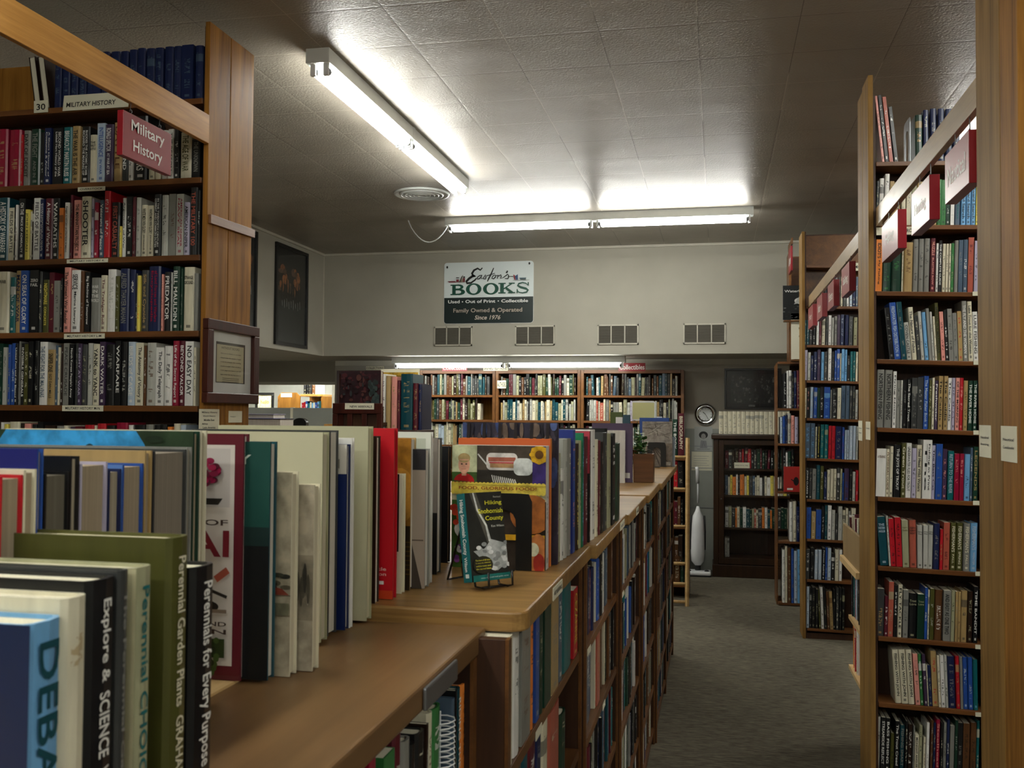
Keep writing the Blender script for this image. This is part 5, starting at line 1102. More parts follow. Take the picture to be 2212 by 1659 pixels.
def yflat(xr, yt, ck, y, th_, label, cover=None, tk=None, title=None, xl=None, w_=None, z=Z2, xtra=0, **k):
    """book whose front is across the view: right edge px, top px at distance y"""
    X = at(xr, 1100, 1, y).x; h = at(xr - 20, yt, 1, y).z - z; W = w_ or (X - at(xl, 1100, 1, y).x)
    book(X, y + th_ / 2, z + .001, math.pi / 2, th_, h, W, ck, tk, title, label=label, cover=cover, group='tall art books on the oak counter', force=True, vis=2, **k)
yy = yF + .045
yflat(1188, 949, 'a', yy, .035, 'plain orange hardcover behind the dessert cookbook', xl=989, cover=on_cover(lambda d, W, H: d.rect(0, 0, W, H, 'c05a28')), tk='a'); yy += .038
def woods(d, W, H):
    d.rect(0, 0, W, H, '2e2c3c')
    for k in range(70): x = rng.random() * W; d.ell(x, H * rng.uniform(.6, 1), rng.uniform(.003, .014), rng.uniform(.01, .03), rng.choice(['403a4a', '25232e', '4a5a8a', '584a4a', '3a4a7a', '6a5a50']), 10)
    for k in range(6): d.stroke([(W * k / 6 + .01, H * .5), (W * k / 6 + .015, H)], .007, '241e22')
yflat(1204, 915, 'v', yy, .03, 'wide woodland photograph cover rising behind the orange book', xl=999, cover=on_cover(woods, 'print'), tk='e'); yy += .034
cols = [(1203, 1211, 981, 'G', None), (1212, 1218, 1016, 'w', 'k'), (1219, 1226, 950, 'f', 'e'), (1227, 1234, 949, 'e', 'w'), (1235, 1244, 930, 'b', 'p'), (1245, 1250, 960, 'X', 'y'), (1251, 1255, 953, 'G', None), (1256, 1262, 937, 't', 's'), (1263, 1270, 945, 'm', 'w'), (1271, 1276, 933, 'X', 'e'), (1279, 1286, 930, 'w', 'k'), (1287, 1292, 951, 'c', None), (1293, 1297, 953, 'm', None), (1298, 1304, 956, 'k', 'e'), (1305, 1312, 936, 'h', 'G'), (1313, 1320, 938, 'G', 'k'), (1321, 1330, 938, 'k', 'w'), (1331, 1340, 960, 'd', 'k')]
names = {}
for i, (a, c_, yt, ck, tk) in enumerate(cols):
    xp = -.335 + .04 * (i / 17); yn = max(yy, at(a, 1130, 0, xp).y); yf = max(yn + .014, at(c_ + 1, 1130, 0, xp).y); h = at(a, yt, 0, xp).z - Z2
    cv = {4: on_cover(lambda d, W, H: d.rect(0, 0, W, H, '1a2c78')), 7: on_cover(lambda d, W, H: d.rect(0, 0, W, H, '187a50')), 9: on_cover(lambda d, W, H: (d.rect(0, 0, W, H, 'b03848'), d.rect(0, 0, W, H * .62, '141012'))), 16: on_cover(lambda d, W, H: [d.rect(0, 0, W, H, '141416')] + [d.ell(W * rng.random(), H * rng.uniform(.85, 1), .02, .004, '4a4c50') for _ in range(8)])}.get(i)
    book(xp, (yn + yf) / 2, Z2 + .001, math.pi / 2, (yf - yn) * .97, h, .22 if cv else rng.uniform(.19, .23), ck, tk, None, label=f'{"tall " if h > .27 else ""}{CN[ck][0]} art book, {ordinal(i + 1)} spine after the woodland cover on the oak counter', group='row of art book spines on the oak counter', vis=1.2, cover=cv, force=True)
    yy = yf + .001
# items further down the counter
yP = at(1350, 1043, 2, Z2).y
X = at(1350, 1000, 1, yP - .25).x
yflat(1350, 930, 'w', yP - .03, .02, 'slim white book standing against the large purple one', w_=.16)
yflat(1366, 915, 'v', yP + .02, .035, 'large purple book with a white price sticker past the art books', xl=1278, cover=on_cover(lambda d, W, H: (d.rect(0, 0, W, H, '5a4a66'), d.rect(W - .045, .02, W - .012, .045, 'd4d2cc'))))
# black jacket and white stack behind the row
yflat(1310, 926, 'k', 3.35, .03, 'wide black jacketed book behind the row of spines', w_=.3)
# planter box with a leafy plant
a = at(1368, 1043, 2, Z2); yb_ = 4.68
x0, x1 = at(1368, 1030, 1, yb_).x, at(1411, 1030, 1, yb_).x; zt = at(1390, 981, 1, yb_).z
t = empty('planter', ((x0 + x1) / 2, yb_ + .05, Z2), 'leafy green plant in a square wooden box on the oak counter', 'plant')
for q in ((x0, x1, yb_, yb_ + .008), (x0, x1, yb_ + .092, yb_ + .10), (x0, x0 + .008, yb_ + .008, yb_ + .092), (x1 - .008, x1, yb_ + .008, yb_ + .092)): one('box_side', M['pine_y'] if False else M['shelf_x'], q + (Z2 + .001, zt), t, bevel=.001)
one('soil', M['black_matte'], (x0 + .009, x1 - .009, yb_ + .009, yb_ + .091, Z2 + .01, zt - .02), t)
lb = MB(); sb = MB(); cx0, cy0 = (x0 + x1) / 2 - .02, yb_ + .05
for k in range(11):
    a_ = rng.uniform(0, 6.28); top = Vector((cx0 + .05 * math.cos(a_) * rng.random(), cy0 + .04 * math.sin(a_), zt + rng.uniform(.03, .13)))
    base = Vector((cx0 + rng.uniform(-.02, .02), cy0 + rng.uniform(-.02, .02), zt - .03)); sb.tube([base, base.lerp(top, .5) + Vector((.004, 0, 0)), top], .0016, 5)
    for j in range(6):
        p_ = base.lerp(top, .35 + .13 * j); d_ = Vector((rng.uniform(-1, 1), rng.uniform(-1, 1), rng.uniform(-.2, .5))).normalized(); s_ = d_.cross(ZZ).normalized() * .013; L = .042
        pts = [p_, p_ + d_ * L * .3 + s_, p_ + d_ * L * .7 + s_ * .8, p_ + d_ * L, p_ + d_ * L * .7 - s_ * .8, p_ + d_ * L * .3 - s_]; n = len(lb.v)
        lb.add(pts, [(0, 1, 2, 3), (0, 3, 4, 5)])
lb.build('leaves', M['leaf'], t); sb.build('stem', M['leaf'], t)
# landscape book behind a black bookend
yE = 6.15
def land(d, W, H):
    d.rect(0, 0, W, H, '8c8074'); d.rect(0, H * .52, W, H, 'a39c94'); 
    for k in range(12): d.stroke([(W * rng.random(), H * rng.uniform(.6, .97)), (W * rng.random(), H * rng.uniform(.6, .97))], .006, rng.choice(['7c766e', 'b8b4ac', '68625c']))
    d.ell(W * .5, H * .52, .05, .006, '7a3c28')
    for k in range(9): d.stroke([(W * .3, H * .5), (W * (-.2 + k * .2), 0)], .007, rng.choice(['5c5046', 'a89c8c']))
    d.rect(W * .78, .01, W * .95, .03, 'd8d4cc')
yflat(1452, 911, 'e', yE, .03, 'book with a desert road photograph behind the black bookend', xl=1387, cover=on_cover(land, 'print'))
yflat(1458, 944, 'i', yE + .04, .02, 'slim pale blue book right of the desert road photograph', w_=.2)
yflat(1446, 903, 'b', yE + .08, .04, 'wide navy topped book behind the desert road photograph', xl=1381)
q = at(1418, 1006, 1, yE - .03); bookend(q.x, yE - .02, Z2 + .001, 0, at(1438, 1000, 1, yE).x - at(1398, 1000, 1, yE).x, .152, -.10, 'black metal bookend with an arch before the desert road photograph', mat='black')
q = at(1084, 1236, 1, yF - .02); bookend(q.x, yF - .008, Z2 + .001, 0, at(1145, 1200, 1, yF).x - at(1023, 1200, 1, yF).x, at(1100, 1066, 1, yF).z - Z2, -.09, 'large black metal bookend propping the dessert cookbook', mat='black')
# framed cream notice standing on the counter far end
yN = 6.38; a = at(1364, 908, 1, yN); c_ = at(1416, 866, 1, yN)
t = empty('notice_stand', ((a.x + c_.x) / 2, yN, Z2), 'blank cream notice in a clear rounded holder near the far end of the counter', 'notice')
b = MB(); d0 = Dec(); d0.rrect(0, 0, c_.x - a.x, c_.z - a.z, .018, 'ffffff'); b.prism([(a.x + p_[0], a.z + p_[1]) for p_ in d0.v], 1, yN, yN + .012); b.build('holder', M['white_plastic'], t)
d = Dec(); d.rect(.008, .008, c_.x - a.x - .008, c_.z - a.z - .012, 'c9c890'); d.mesh('notice_sheet', M['ink'], t, Matrix.Translation(-t.location) @ frame_m((a.x, yN, a.z), XX, ZZ))
one('stem', M['chrome'], ((a.x + c_.x) / 2 - .008, (a.x + c_.x) / 2 + .008, yN + .002, yN + .010, Z2 + .001, a.z + .002), t); one('foot', M['chrome'], ((a.x + c_.x) / 2 - .05, (a.x + c_.x) / 2 + .05, yN - .03, yN + .04, Z2 + .0005, Z2 + .006), t)
# small card boxes about the notice
for i, (px0, px1, py, ck, lb) in enumerate(((1318, 1344, 890, '4c5a30', 'olive green card box left of the blank notice'), (1330, 1345, 901, 'd8dadc', 'small white and black card pack before the olive box'), (1346, 1361, 896, '2a4a5a', 'dark blue card pack touching the blank notice'), (1418, 1430, 900, 'd8dce0', 'small white card pack right of the blank notice'))):
    y = 6.36 - .012 * i; a = at(px0, py, 1, y); c_ = at(px1, py, 1, y)
    o_ = MB().box(a.x, c_.x, y, y + .04, Z2 + .001, a.z, lin(ck)).build('card_box', M['ink'], bevel=.002); tag(o_, lb, 'box', 'small packs at the far counter end')
# ---------------------------------------------------------------- paperback guide on a wire easel
hp = at(1011, 1259, 2, Z2 + .016); rz = math.radians(-40); nC = Vector((math.cos(rz), math.sin(rz), 0)); dC = Vector((-math.sin(rz), math.cos(rz), 0))
def hike(d, W, H):
    d.rect(0, 0, W, H, '23231f'); d.poly([(W * .12, H), (W * .3, H), (W * .62, H * .45), (W * .5, H * .42)], '54524a'); d.stroke([(W * .22, H), (W * .3, H * .8), (W * .5, H * .62), (W * .56, H * .45), (W * .75, H * .36)], [.003, .004, .004, .006, .004], 'd8dad8')
    d.poly([(W * .1, H * .34), (W * .4, H * .36), (W * .6, H * .46), (W, H * .40), (W, H * .18), (W * .7, H * .10), (W * .35, H * .22)], 'b8bcbc')
    for k in range(26): d.ell(W * rng.uniform(.2, 1), H * rng.uniform(.12, .42), .006, .004, rng.choice(['e6e8e8', '8a8e8e', 'a8acac']), 8)
    d.ell(W * .3, H * .18, W * .26, H * .10, '2c2a1c', 16)
    for k, s_ in enumerate(('The best of 60 hikes', 'in canyons, riverside', 'wilderness and', 'the sacred lakes')): d.text(s_, W * .1, H * (.225 - .032 * k), W * .5, H * (.243 - .032 * k), 'd8d040')
    d.text('Hiking', W * .48, H * .84, W * .94, H * .90, 'e8e23c'); d.text('Snohomish', W * .28, H * .755, W * .95, H * .81, 'e8e23c'); d.text('County', W * .46, H * .66, W * .95, H * .725, 'e8e23c')
    d.text('Ken Wilson', W * .6, H * .595, W * .95, H * .62, 'c8c8c0'); d.text('Revised', W * .72, H * .93, W * .92, H * .95, 'a8a8a0')
    d.rect(0, 0, W, H * .07, '14706a'); d.text('snow shoe and trail guide series', W * .2, H * .025, W * .95, H * .042, 'c8dcd8')
def hcover(b, o):
    d = Dec(lift=.0006); d.clip = (b['w'], b['h']); hike(d, b['w'], b['h']); d.mesh('cover_picture', M['print'], o, frame_m((b['t'] / 2, 0, 0), YY, ZZ))
book(hp.x, hp.y, Z2 + .014, rz, .026, .160, .084, 't', 'w', 'Hiking Snohomish County/Wilson', lean=-.17, label='small hiking guide with a waterfall cover propped on the black wire stand', soft=True, cover=hcover, group=None, force=True, vis=9)
BOOKS[-1]['tk'] = 'w'
t = empty('book_easel', (hp.x, hp.y, Z2), 'folding black wire stand holding the hiking guide', 'book stand')
o0 = Vector((hp.x, hp.y, 0))
def EP(d_, n_, z): q = o0 + dC * d_ + nC * n_; return (q.x, q.y, Z2 + z)
for s_ in (.028, .082):
    MB().tube([EP(s_, .024, .034), EP(s_, .026, .008), EP(s_, .012, .004), EP(s_, -.015, .004), EP(s_, -.03, .05), EP(s_ * .7 + .017, -.052, .125)], .0021, 8).build('hook_arm', M['black'], t, smooth=True)
q1_, q2_ = at(967, 1251, 2, Z2 + .003), at(1001, 1246, 2, Z2 + .003)
MB().tube([EP(.03, -.05, .12), at(1003, 1122, 1, hp.y + .04), at(1000, 1126, 1, hp.y + .03), q1_, q2_, EP(.0, -.02, .05), EP(.028, -.045, .11)], .0021, 8).build('side_leg', M['black'], t, smooth=True)
MB().tube([EP(.075, -.052, .125), EP(.09, -.10, .06), EP(.10, -.14, .004)], .0021, 8).build('back_leg', M['black'], t, smooth=True)
MB().tube([EP(.028, .004, .004), EP(.082, .004, .004)], .0021, 8).build('cross_bar', M['black'], t, smooth=True)
# ---------------------------------------------------------------- collectible bookcases along the back wall
def open_case(x0, x1, yf, yb, zt, zb, shelves, label, matname='shelf_x', group=None, back='pine_z'):
    t = empty('open_bookcase', ((x0 + x1) / 2, (yf + yb) / 2, 0), label, 'bookcase', group)
    for a in (x0, x1 - .03): one('side_panel', M['shelf_y' if matname == 'shelf_x' else matname], (a, a + .03, yf, yb, zb, zt), t, bevel=.002)
    one('top_rail', M[matname], (x0 + .031, x1 - .031, yf, yb, zt - .035, zt), t, bevel=.002)
    one('back_panel', M[back], (x0 + .031, x1 - .031, yb - .012, yb - .001, zb, zt - .036), t)
    for z in shelves: one('shelf', M[matname], (x0 + .0305, x1 - .0305, yf + .004, yb - .013, z - .022, z), t)
    return t
yK = 9.72
KX = [at(p, 850, 1, yK).x for p in (906, 1070, 1254, 1478)]
KZ = [at(1300, 854, 1, yK).z, at(1300, 909, 1, yK).z]; KZ += [KZ[1] - .26, KZ[1] - .52, KZ[1] - .79, KZ[1] - 1.07, .1]
ktop = at(1300, 799, 1, yK).z
palC = [list('dhDxmeGhXodxh'), list('czeoGdXmkfxch'), list('khfeGxXzhhuD')]
for i in range(3):
    open_case(KX[i] + .002, KX[i + 1] - .002, yK, 10.03, ktop, 0, KZ, ('collectibles bookcase of old cloth volumes, leftmost of the back three', 'middle collectibles bookcase of cream and dark volumes on the back wall', 'collectibles bookcase with a gray set, rightmost of the back three')[i], group='collectibles bookcases')
    for k in range(3):
        pl_ = palC[i] if k < 1 else (list('xmXhozcGd') if i == 0 else list('GccfkGzDc') if i == 1 else list('fczqkfGlhe'))
        if k == 2: pl_ = list('fcGedkizmc')
        rand_row(KX[i] + .05, KX[i + 1] - (.05 if not (i == 0 and k == 1) else .16), yK + .02, KZ[k], 0, f'{ORD1[k + 1]} shelf of the {("left", "middle", "right")[i]} collectibles case', pl_, (.165, .225) if k < 2 else (.19, .235), (.016, .036), vis=.6 if k < 2 else .25, group=f'{("old cloth", "mixed", "later")[i]} volumes on the {ORD1[k + 1]} collectibles shelf')
# small case at the left end, mostly hidden
kx0 = at(727, 850, 1, yK).x
open_case(kx0, KX[0] - .002, yK, 10.03, ktop + .0, 0, KZ, 'back bookcase at the left, mostly hidden behind the new arrivals rack', matname='mahog')
def wall_sign(px0, px1, py0, py1, Y, text, label, col, tc, base):
    a = at(px0, py1, 1, Y); c_ = at(px1, py0, 1, Y); W, H = c_.x - a.x, c_.z - a.z
    card('sign_board', label, 'sign', (a.x, Y, a.z), XX, ZZ, W, H, lambda d: d.text(text, W * .03, H * .2, W * .97, H * .8, tc), base=base, th=.012)
wall_sign(1336, 1394, 784, 802, yK - .005, 'Collectibles', 'red sign reading Collectibles on the right of the back bookcases', 'a', 'ece7e2', 'signred')
wall_sign(955, 1009, 788, 802, yK - .005, 'Collectibles', 'red sign reading Collectibles half hidden by the low light', 'a', 'ece7e2', 'signred')
wall_sign(1044, 1097, 790, 801, yK - .006, 'SIGNED EDITIONS', 'small cream sign on the top rail between two back bookcases', 'a', '2a2a26', 'paper')
wall_sign(791, 829, 791, 799, yK - .006, 'COLLECTIONS', 'small cream sign reading COLLECTIONS on the leftmost back bookcase', 'a', '2a2a26', 'paper')
a = at(1074, 839, 1, yK - .004)
wall_sign(1074, 1093, 822, 839, yK - .008, 'AUTHORS', 'cream card standing before books on the middle collectibles shelf', 'a', '3a3a34', 'paper')
# ---------------------------------------------------------------- glass fronted antique case, clock, pictures
yG = 9.64; gx0, gx1 = at(1541, 1100, 1, yG).x, at(1541, 1100, 1, yG).x + .86; gz = at(1600, 938, 1, yG).z
t = empty('glass_bookcase', ((gx0 + gx1) / 2, yG + .15, 0), 'dark antique oak bookcase with a glass door against the back wall', 'bookcase')
for a in (gx0, gx1 - .05): one('side_post', M['oak_dark'], (a, a + .05, yG, yG + .34, .06, gz - .05), t, bevel=.004)
one('cornice', M['oak_dark'], (gx0 - .02, gx1 + .02, yG - .03, yG + .35, gz - .05, gz), t, bevel=.01)
one('base_board', M['oak_dark'], (gx0 - .01, gx1 + .01, yG - .015, yG + .34, .0, .12), t, bevel=.006)
one('back_panel', M['walnut'], (gx0 + .051, gx1 - .051, yG + .325, yG + .338, .12, gz - .051), t)
gs = [at(1600, y, 1, yG + .1).z for y in (1012, 1069, 1139, 1203)]
for z in gs: one('shelf', M['oak_dark'], (gx0 + .051, gx1 - .051, yG + .045, yG + .324, z - .018, z), t)
dr = MB(); zb_, zt_ = .125, gz - .055
for q in ((gx0 + .052, gx0 + .10, zb_, zt_), (gx1 - .10, gx1 - .052, zb_, zt_), (gx0 + .10, gx1 - .10, zb_, zb_ + .06), (gx0 + .10, gx1 - .10, zt_ - .05, zt_)): dr.box(q[0], q[1], yG - .006, yG + .018, q[2], q[3])
do = dr.build('door', M['oak_dark'], t, bevel=.004)
one('glass_pane', M['glass'], (gx0 + .101, gx1 - .101, yG + .005, yG + .008, zb_ + .061, zt_ - .051), do)
MB().lathe((gx0 + .075, yG - .006, .75), [(.006, 0), (.010, -.012), (.004, -.022)], 10, axis='y').build('knob', M['chrome'], do, smooth=True)
for k, pl_ in enumerate((list('mXkdhmRk'.replace('R', 'r')), list('uhkccwyccwa'), list('aGcwkhdqdD'))):
    rand_row(gx0 + .11, gx1 - .11, yG + .07, gs[k], 0, f'{ORD1[k + 1]} shelf inside the glass case', pl_, (.17, .20), (.02, .034), vis=.4, w_=(.13, .16), group='books inside the glass case')
rand_row(gx0 + .11, gx0 + .16, yG + .07, gs[3], 0, 'bottom shelf inside the glass case', ['f'], (.18, .19), (.02, .03), vis=.3, w_=(.13, .16))
a = at(1586, 1007, 1, yG + .06); card('note_card', 'cream note card standing on the upper shelf inside the glass case', 'card', (a.x, yG + .06, gs[0] + .005), XX, ZZ, .145, .055, lambda d: d.text('please ask for help', .01, .02, .13, .032, '3a3830'))
# the cream set on top
X = at(1553, 930, 1, yG + .05).x; i = 0
while X < gx1 - .14:
    i += 1; book(X + .021, yG + .05, gz + .001, 0, .041, at(1600, 889, 1, yG + .05).z - gz, .16, 'c', 'e', None, label=f'ivory jacketed volume, {ordinal(i)} from the left of the set on the glass bookcase', group='ivory set on top of the glass bookcase', vis=.9); X += .0425
# clock
cc = at(1524, 895, 1, YB - .03)
t = empty('wall_clock', (cc.x, YB, cc.z - .11), 'round chrome wall clock on the back wall left of the glass bookcase', 'clock')
MB().lathe((cc.x, YB - .001, cc.z), [(.112, 0), (.112, -.02), (.10, -.042), (.078, -.046), (.066, -.03)], 40, axis='y').build('rim', M['chrome'], t, smooth=True)
MB().lathe((cc.x, YB - .0305, cc.z), [(.064, 0), (.064, -.004)], 36, axis='y').build('dial', M['white_metal'], t)
d = Dec(); 
for k in range(12): a_ = math.radians(30 * k); d.stroke([(.052 * math.sin(a_), .052 * math.cos(a_)), (.062 * math.sin(a_), .062 * math.cos(a_))], .004, '2a2c2e')
d.mesh('hour_marks', M['ink'], t, Matrix.Translation(-t.location) @ frame_m((cc.x, YB - .0352, cc.z), XX, ZZ))
for L, a_, w_ in ((.036, -48, .006), (.052, 150, .004)):
    d = Dec(lift=.002); a_ = math.radians(a_); d.stroke([(0, 0), (L * math.sin(a_), L * math.cos(a_))], w_, '141414'); d.mesh('hand', M['ink'], t, Matrix.Translation(-t.location) @ frame_m((cc.x, YB - .0352, cc.z), XX, ZZ))
def framed(x0, x1, z0, z1, Y, label, draw, fw=.03, mat='black', th=.025, glass=True, face='y', name='framed_picture'):
    """face 'y': hangs on a wall facing the camera at Y; 'x': on a wall at X=Y facing +X, x0..x1 run along Y"""
    W, H = x1 - x0, z1 - z0
    loc = ((x0 + x1) / 2, Y, z0) if face == 'y' else (Y, (x0 + x1) / 2, z0)
    t = empty(name, loc, label, 'picture')
    b = MB()
    for q in ((x0, x1, z0, z0 + fw), (x0, x1, z1 - fw, z1), (x0, x0 + fw, z0 + fw, z1 - fw), (x1 - fw, x1, z0 + fw, z1 - fw)):
        if face == 'y': b.box(q[0], q[1], Y - th, Y - .001, q[2], q[3])
        else: b.box(Y + .001, Y + th, q[0], q[1], q[2], q[3])
    b.build('frame', M[mat], t, bevel=.002)
    d = Dec(); d.clip = (W - 2 * fw, H - 2 * fw); draw(d, W - 2 * fw, H - 2 * fw)
    if face == 'y': mm = frame_m((x0 + fw, Y - .006, z0 + fw), XX, ZZ)
    else: mm = frame_m((Y + .006, x0 + fw, z0 + fw), YY, ZZ)
    d.mesh('picture_sheet', M['print'], t, Matrix.Translation(-t.location) @ mm)
    if glass:
        g_ = (x0 + fw, x1 - fw, Y - .014, Y - .0125, z0 + fw, z1 - fw) if face == 'y' else (Y + .0125, Y + .014, x0 + fw, x1 - fw, z0 + fw, z1 - fw)
        one('glass_pane', M['glass'], g_, t)
    return t
def mural(d, W, H):
    d.rect(0, 0, W, H, '101318'); d.rect(W * .08, H * .1, W * .92, H * .9, '2a2c2e')
    for k in range(150): d.ell(W * rng.uniform(.1, .9), H * rng.uniform(.14, .84), rng.uniform(.004, .014), rng.uniform(.006, .02), rng.choice(['6a6a68', '8c8c8a', '1c1e20', '4a4c4c', '3a3a3a']), 8)
    d.rect(W * .42, H * .02, W * .54, H * .07, '8a8c8c')
a, c_ = at(1565, 884, 1, YB), at(1688, 796, 1, YB)
framed(a.x, c_.x, a.z, c_.z, YB, 'large dark framed battle scene in gray tones over the glass bookcase', mural, .02)
# papers pinned under the clock
def portrait(d, W, H):
    d.rect(0, 0, W, H, 'a8aba8'); d.ell(W * .5, H * .66, W * .25, H * .15, '20201f', 16); d.ell(W * .5, H * .60, W * .13, H * .12, '8c8c88', 16)
    d.poly([(W * .3, H * .12), (W * .72, H * .12), (W * .66, H * .42), (W * .36, H * .44)], '86888a'); d.stroke([(W * .42, H * .15), (W * .5, H * .40), (W * .6, H * .16)], .004, '5c5e60'); d.rect(W * .15, H * .07, W * .85, H * .085, '4a4c4c')
def paper(px0, px1, py0, py1, draw, label, off=0):
    a, c_ = at(px0, py1, 1, YB - .014), at(px1, py0, 1, YB - .014); W, H = c_.x - a.x, c_.z - a.z
    card('pinned_paper', label, 'paper', (a.x, YB - .0135 - off, a.z), XX, ZZ, W, H, lambda d: draw(d, W, H))
paper(1500, 1539, 922, 974, portrait, 'gray portrait print of a dark haired person pinned under the clock')
def lines(d, W, H):
    for k in range(5): d.rect(W * .1, H * (.75 - .12 * k), W * (.85 - .1 * (k % 2)), H * (.765 - .12 * k), '8a8c8c')
paper(1494, 1538, 976, 1016, lines, 'white sheet with faint lines pinned under the portrait print', .002)
# ---------------------------------------------------------------- white upright vacuum
vx = at(1519, 1240, 2, 0); vy = vx.y - .1; X = vx.x - .05
t = empty('vacuum_cleaner', (X, vy, 0), 'slim white upright vacuum cleaner standing by the glass bookcase', 'vacuum cleaner')
hz = lambda py: at(1518, py, 1, vy).z
MB().box(X - .125, X + .125, vy - .09, vy + .07, .012, .05).build('floor_head', M['white_plastic'], t, bevel=.012)
MB().box(X - .125, X + .125, vy - .095, vy + .075, .003, .0115).build('bumper', M['black_matte'], t)
for s_ in (-1, 1): MB().lathe((X + s_ * .085, vy - .05, .052), [(.022, 0), (.022, .006), (.008, .012)], 14).build('dial', M['black_matte'], t)
MB().tube([(X, vy + .01, .052), (X, vy + .01, .11)], .028, 12).build('swivel_neck', M['black_matte'], t, smooth=True)
MB().lathe((X, vy + .01, 0), [(.03, .10), (.062, .14), (.068, .22), (.066, .34), (.060, .50), (.050, hz(1115)), (.026, hz(1108) + .02), (.012, hz(1105) + .05)], 20).build('body', M['white_plastic'], t, smooth=True)
for s_ in (-1, 1): MB().tube([(X + s_ * .066, vy + .0, .25), (X + s_ * .070, vy, .42), (X + s_ * .062, vy, .58)], .008, 8).build('side_grip', M['black_matte'], t, smooth=True)
MB().tube([(X, vy + .01, .7), (X, vy + .01, hz(1048)), (X - .004, vy + .01, hz(1040))], .009, 10).build('shaft', M['white_plastic'], t, smooth=True)
MB().tube([(X - .004, vy + .01, hz(1044)), (X - .006, vy + .01, hz(1015)), (X - .012, vy + .005, hz(1009))], .017, 12).build('handle', M['white_plastic'], t, smooth=True)
# ---------------------------------------------------------------- ladder and the case behind it
lx = at(1484, 1310, 2, 0); yl = lx.y
t = empty('step_ladder', (lx.x - .1, yl, 0), 'light pine ladder leaning on the case at the end of the counters', 'ladder')
ztop = at(1484, 946, 1, yl + .12).z
for xx_ in (lx.x - .33, lx.x):
    MB().tube([(xx_, yl, 0), (xx_, yl + .12, ztop)], .017, 4).build('rail', M['raw_y'], t)
for py in (988, 1057, 1137, 1216, 1259, 1297):
    z = at(1465, py, 1, yl + .06).z; f_ = z / ztop
    MB().tube([(lx.x - .315, yl + .12 * f_, z), (lx.x - .015, yl + .12 * f_, z)], .013, 8).build('rung', M['raw_y'], t, smooth=True)
yq = yl + .32
zq = at(1470, 986, 1, yq).z
qs = [zq, at(1470, 1057, 1, yq).z, at(1470, 1137, 1, yq).z, at(1470, 1216, 1, yq).z, .12]
q1 = at(1489, 1100, 1, yq).x
open_case(q1 - .85, q1, yq, yq + .28, zq + .0, 0, [q - .035 if k == 0 else q for k, q in enumerate(qs)][1:], 'waist high bookcase behind the pine ladder', matname='shelf_x', back='walnut')
for k, pl_ in ((1, list('rnkkne')), (2, list('rmxnkd')), (3, list('xXze')), (4, list('kxd'))):
    rand_row(q1 - .60, q1 - .04, yq + .015, qs[k], 0, f'{ORD1[k]} shelf of the case behind the ladder', pl_, (.2, .25), (.03, .05), vis=.5, group='books behind the pine ladder')
bx = at(1478, 985, 1, yq + .02).x; bt = at(1471, 893, 1, yq + .02).z
book(bx - .027, yq + .02, zq + .001, 0, .05, bt - zq, .24, 'm', 'c', 'BIBLIOGRAPHY', label='tall maroon volume lettered BIBLIOGRAPHY on the case behind the ladder', force=True)
book(bx - .078, yq + .02, zq + .001, 0, .04, (bt - zq) * .86, .22, 'd', 'w', 'THE BOOK', label='dark green volume standing left of the one lettered BIBLIOGRAPHY', force=True)
book(bx - .12, yq + .02, zq + .001, 0, .035, (bt - zq) * .7, .2, 'X', 'w', None, label='dark brown volume second to the left of the one lettered BIBLIOGRAPHY')
# ---------------------------------------------------------------- display shelf in the aisle between the two right cases
sx = .603
def zpx(px, py, X=sx): return at(px, py, 0, X)
f0 = zpx(1821, 1130); yN_, yF_ = 4.46, f0.y
t = empty('display_rack', (sx + .12, (yN_ + yF_) / 2, 0), 'wooden magazine rack with a swirly plywood front between two tall aisle cases', 'rack')
zt_, zb_ = zpx(1821, 1130).z, zpx(1821, 1198).z
one('front_panel', M['ply'], (sx, sx + .012, yN_, yF_, zb_, zt_), t, bevel=.001)
one('trough_floor', M['raw_y'], (sx - .015, .80, yN_, yF_ + .01, zb_ - .03, zb_ - .001), t, bevel=.001)
one('end_post', M['raw_y'], (.775, .799, yF_ - .02, yF_, 0, zb_ - .031), t)
z2 = zpx(1832, 1340).z; z3 = zpx(1832, 1450).z
one('shelf', M['raw_y'], (sx + .02, .80, yN_, yF_ - .03, z2 - .018, z2), t); one('shelf', M['raw_y'], (sx + .02, .80, yN_, yF_ - .03, z3 - .018, z3), t)
one('back_panel', M['ply'], (.801, .815, yN_, yF_ + .01, 0, zt_ + .05), t)
book_rows = ((zb_, list('ccwmk'), (.19, .21), 'trough', .6, sx + .02), (z2, list('nikpmjkt'), (.22, .25), 'middle shelf', .8, sx + .03), (z3, list('kahrwc'), (.2, .23), 'bottom shelf', .8, sx + .03))
for z, pl_, hr_, nm_, vi, xp_ in book_rows:
    rand_row(yN_ + .01, yF_ - .04, xp_, z, -90, f'{nm_} of the wooden magazine rack', pl_, hr_, (.015, .035), side='from the near end', vis=vi, group=f'books on the {nm_} of the magazine rack')
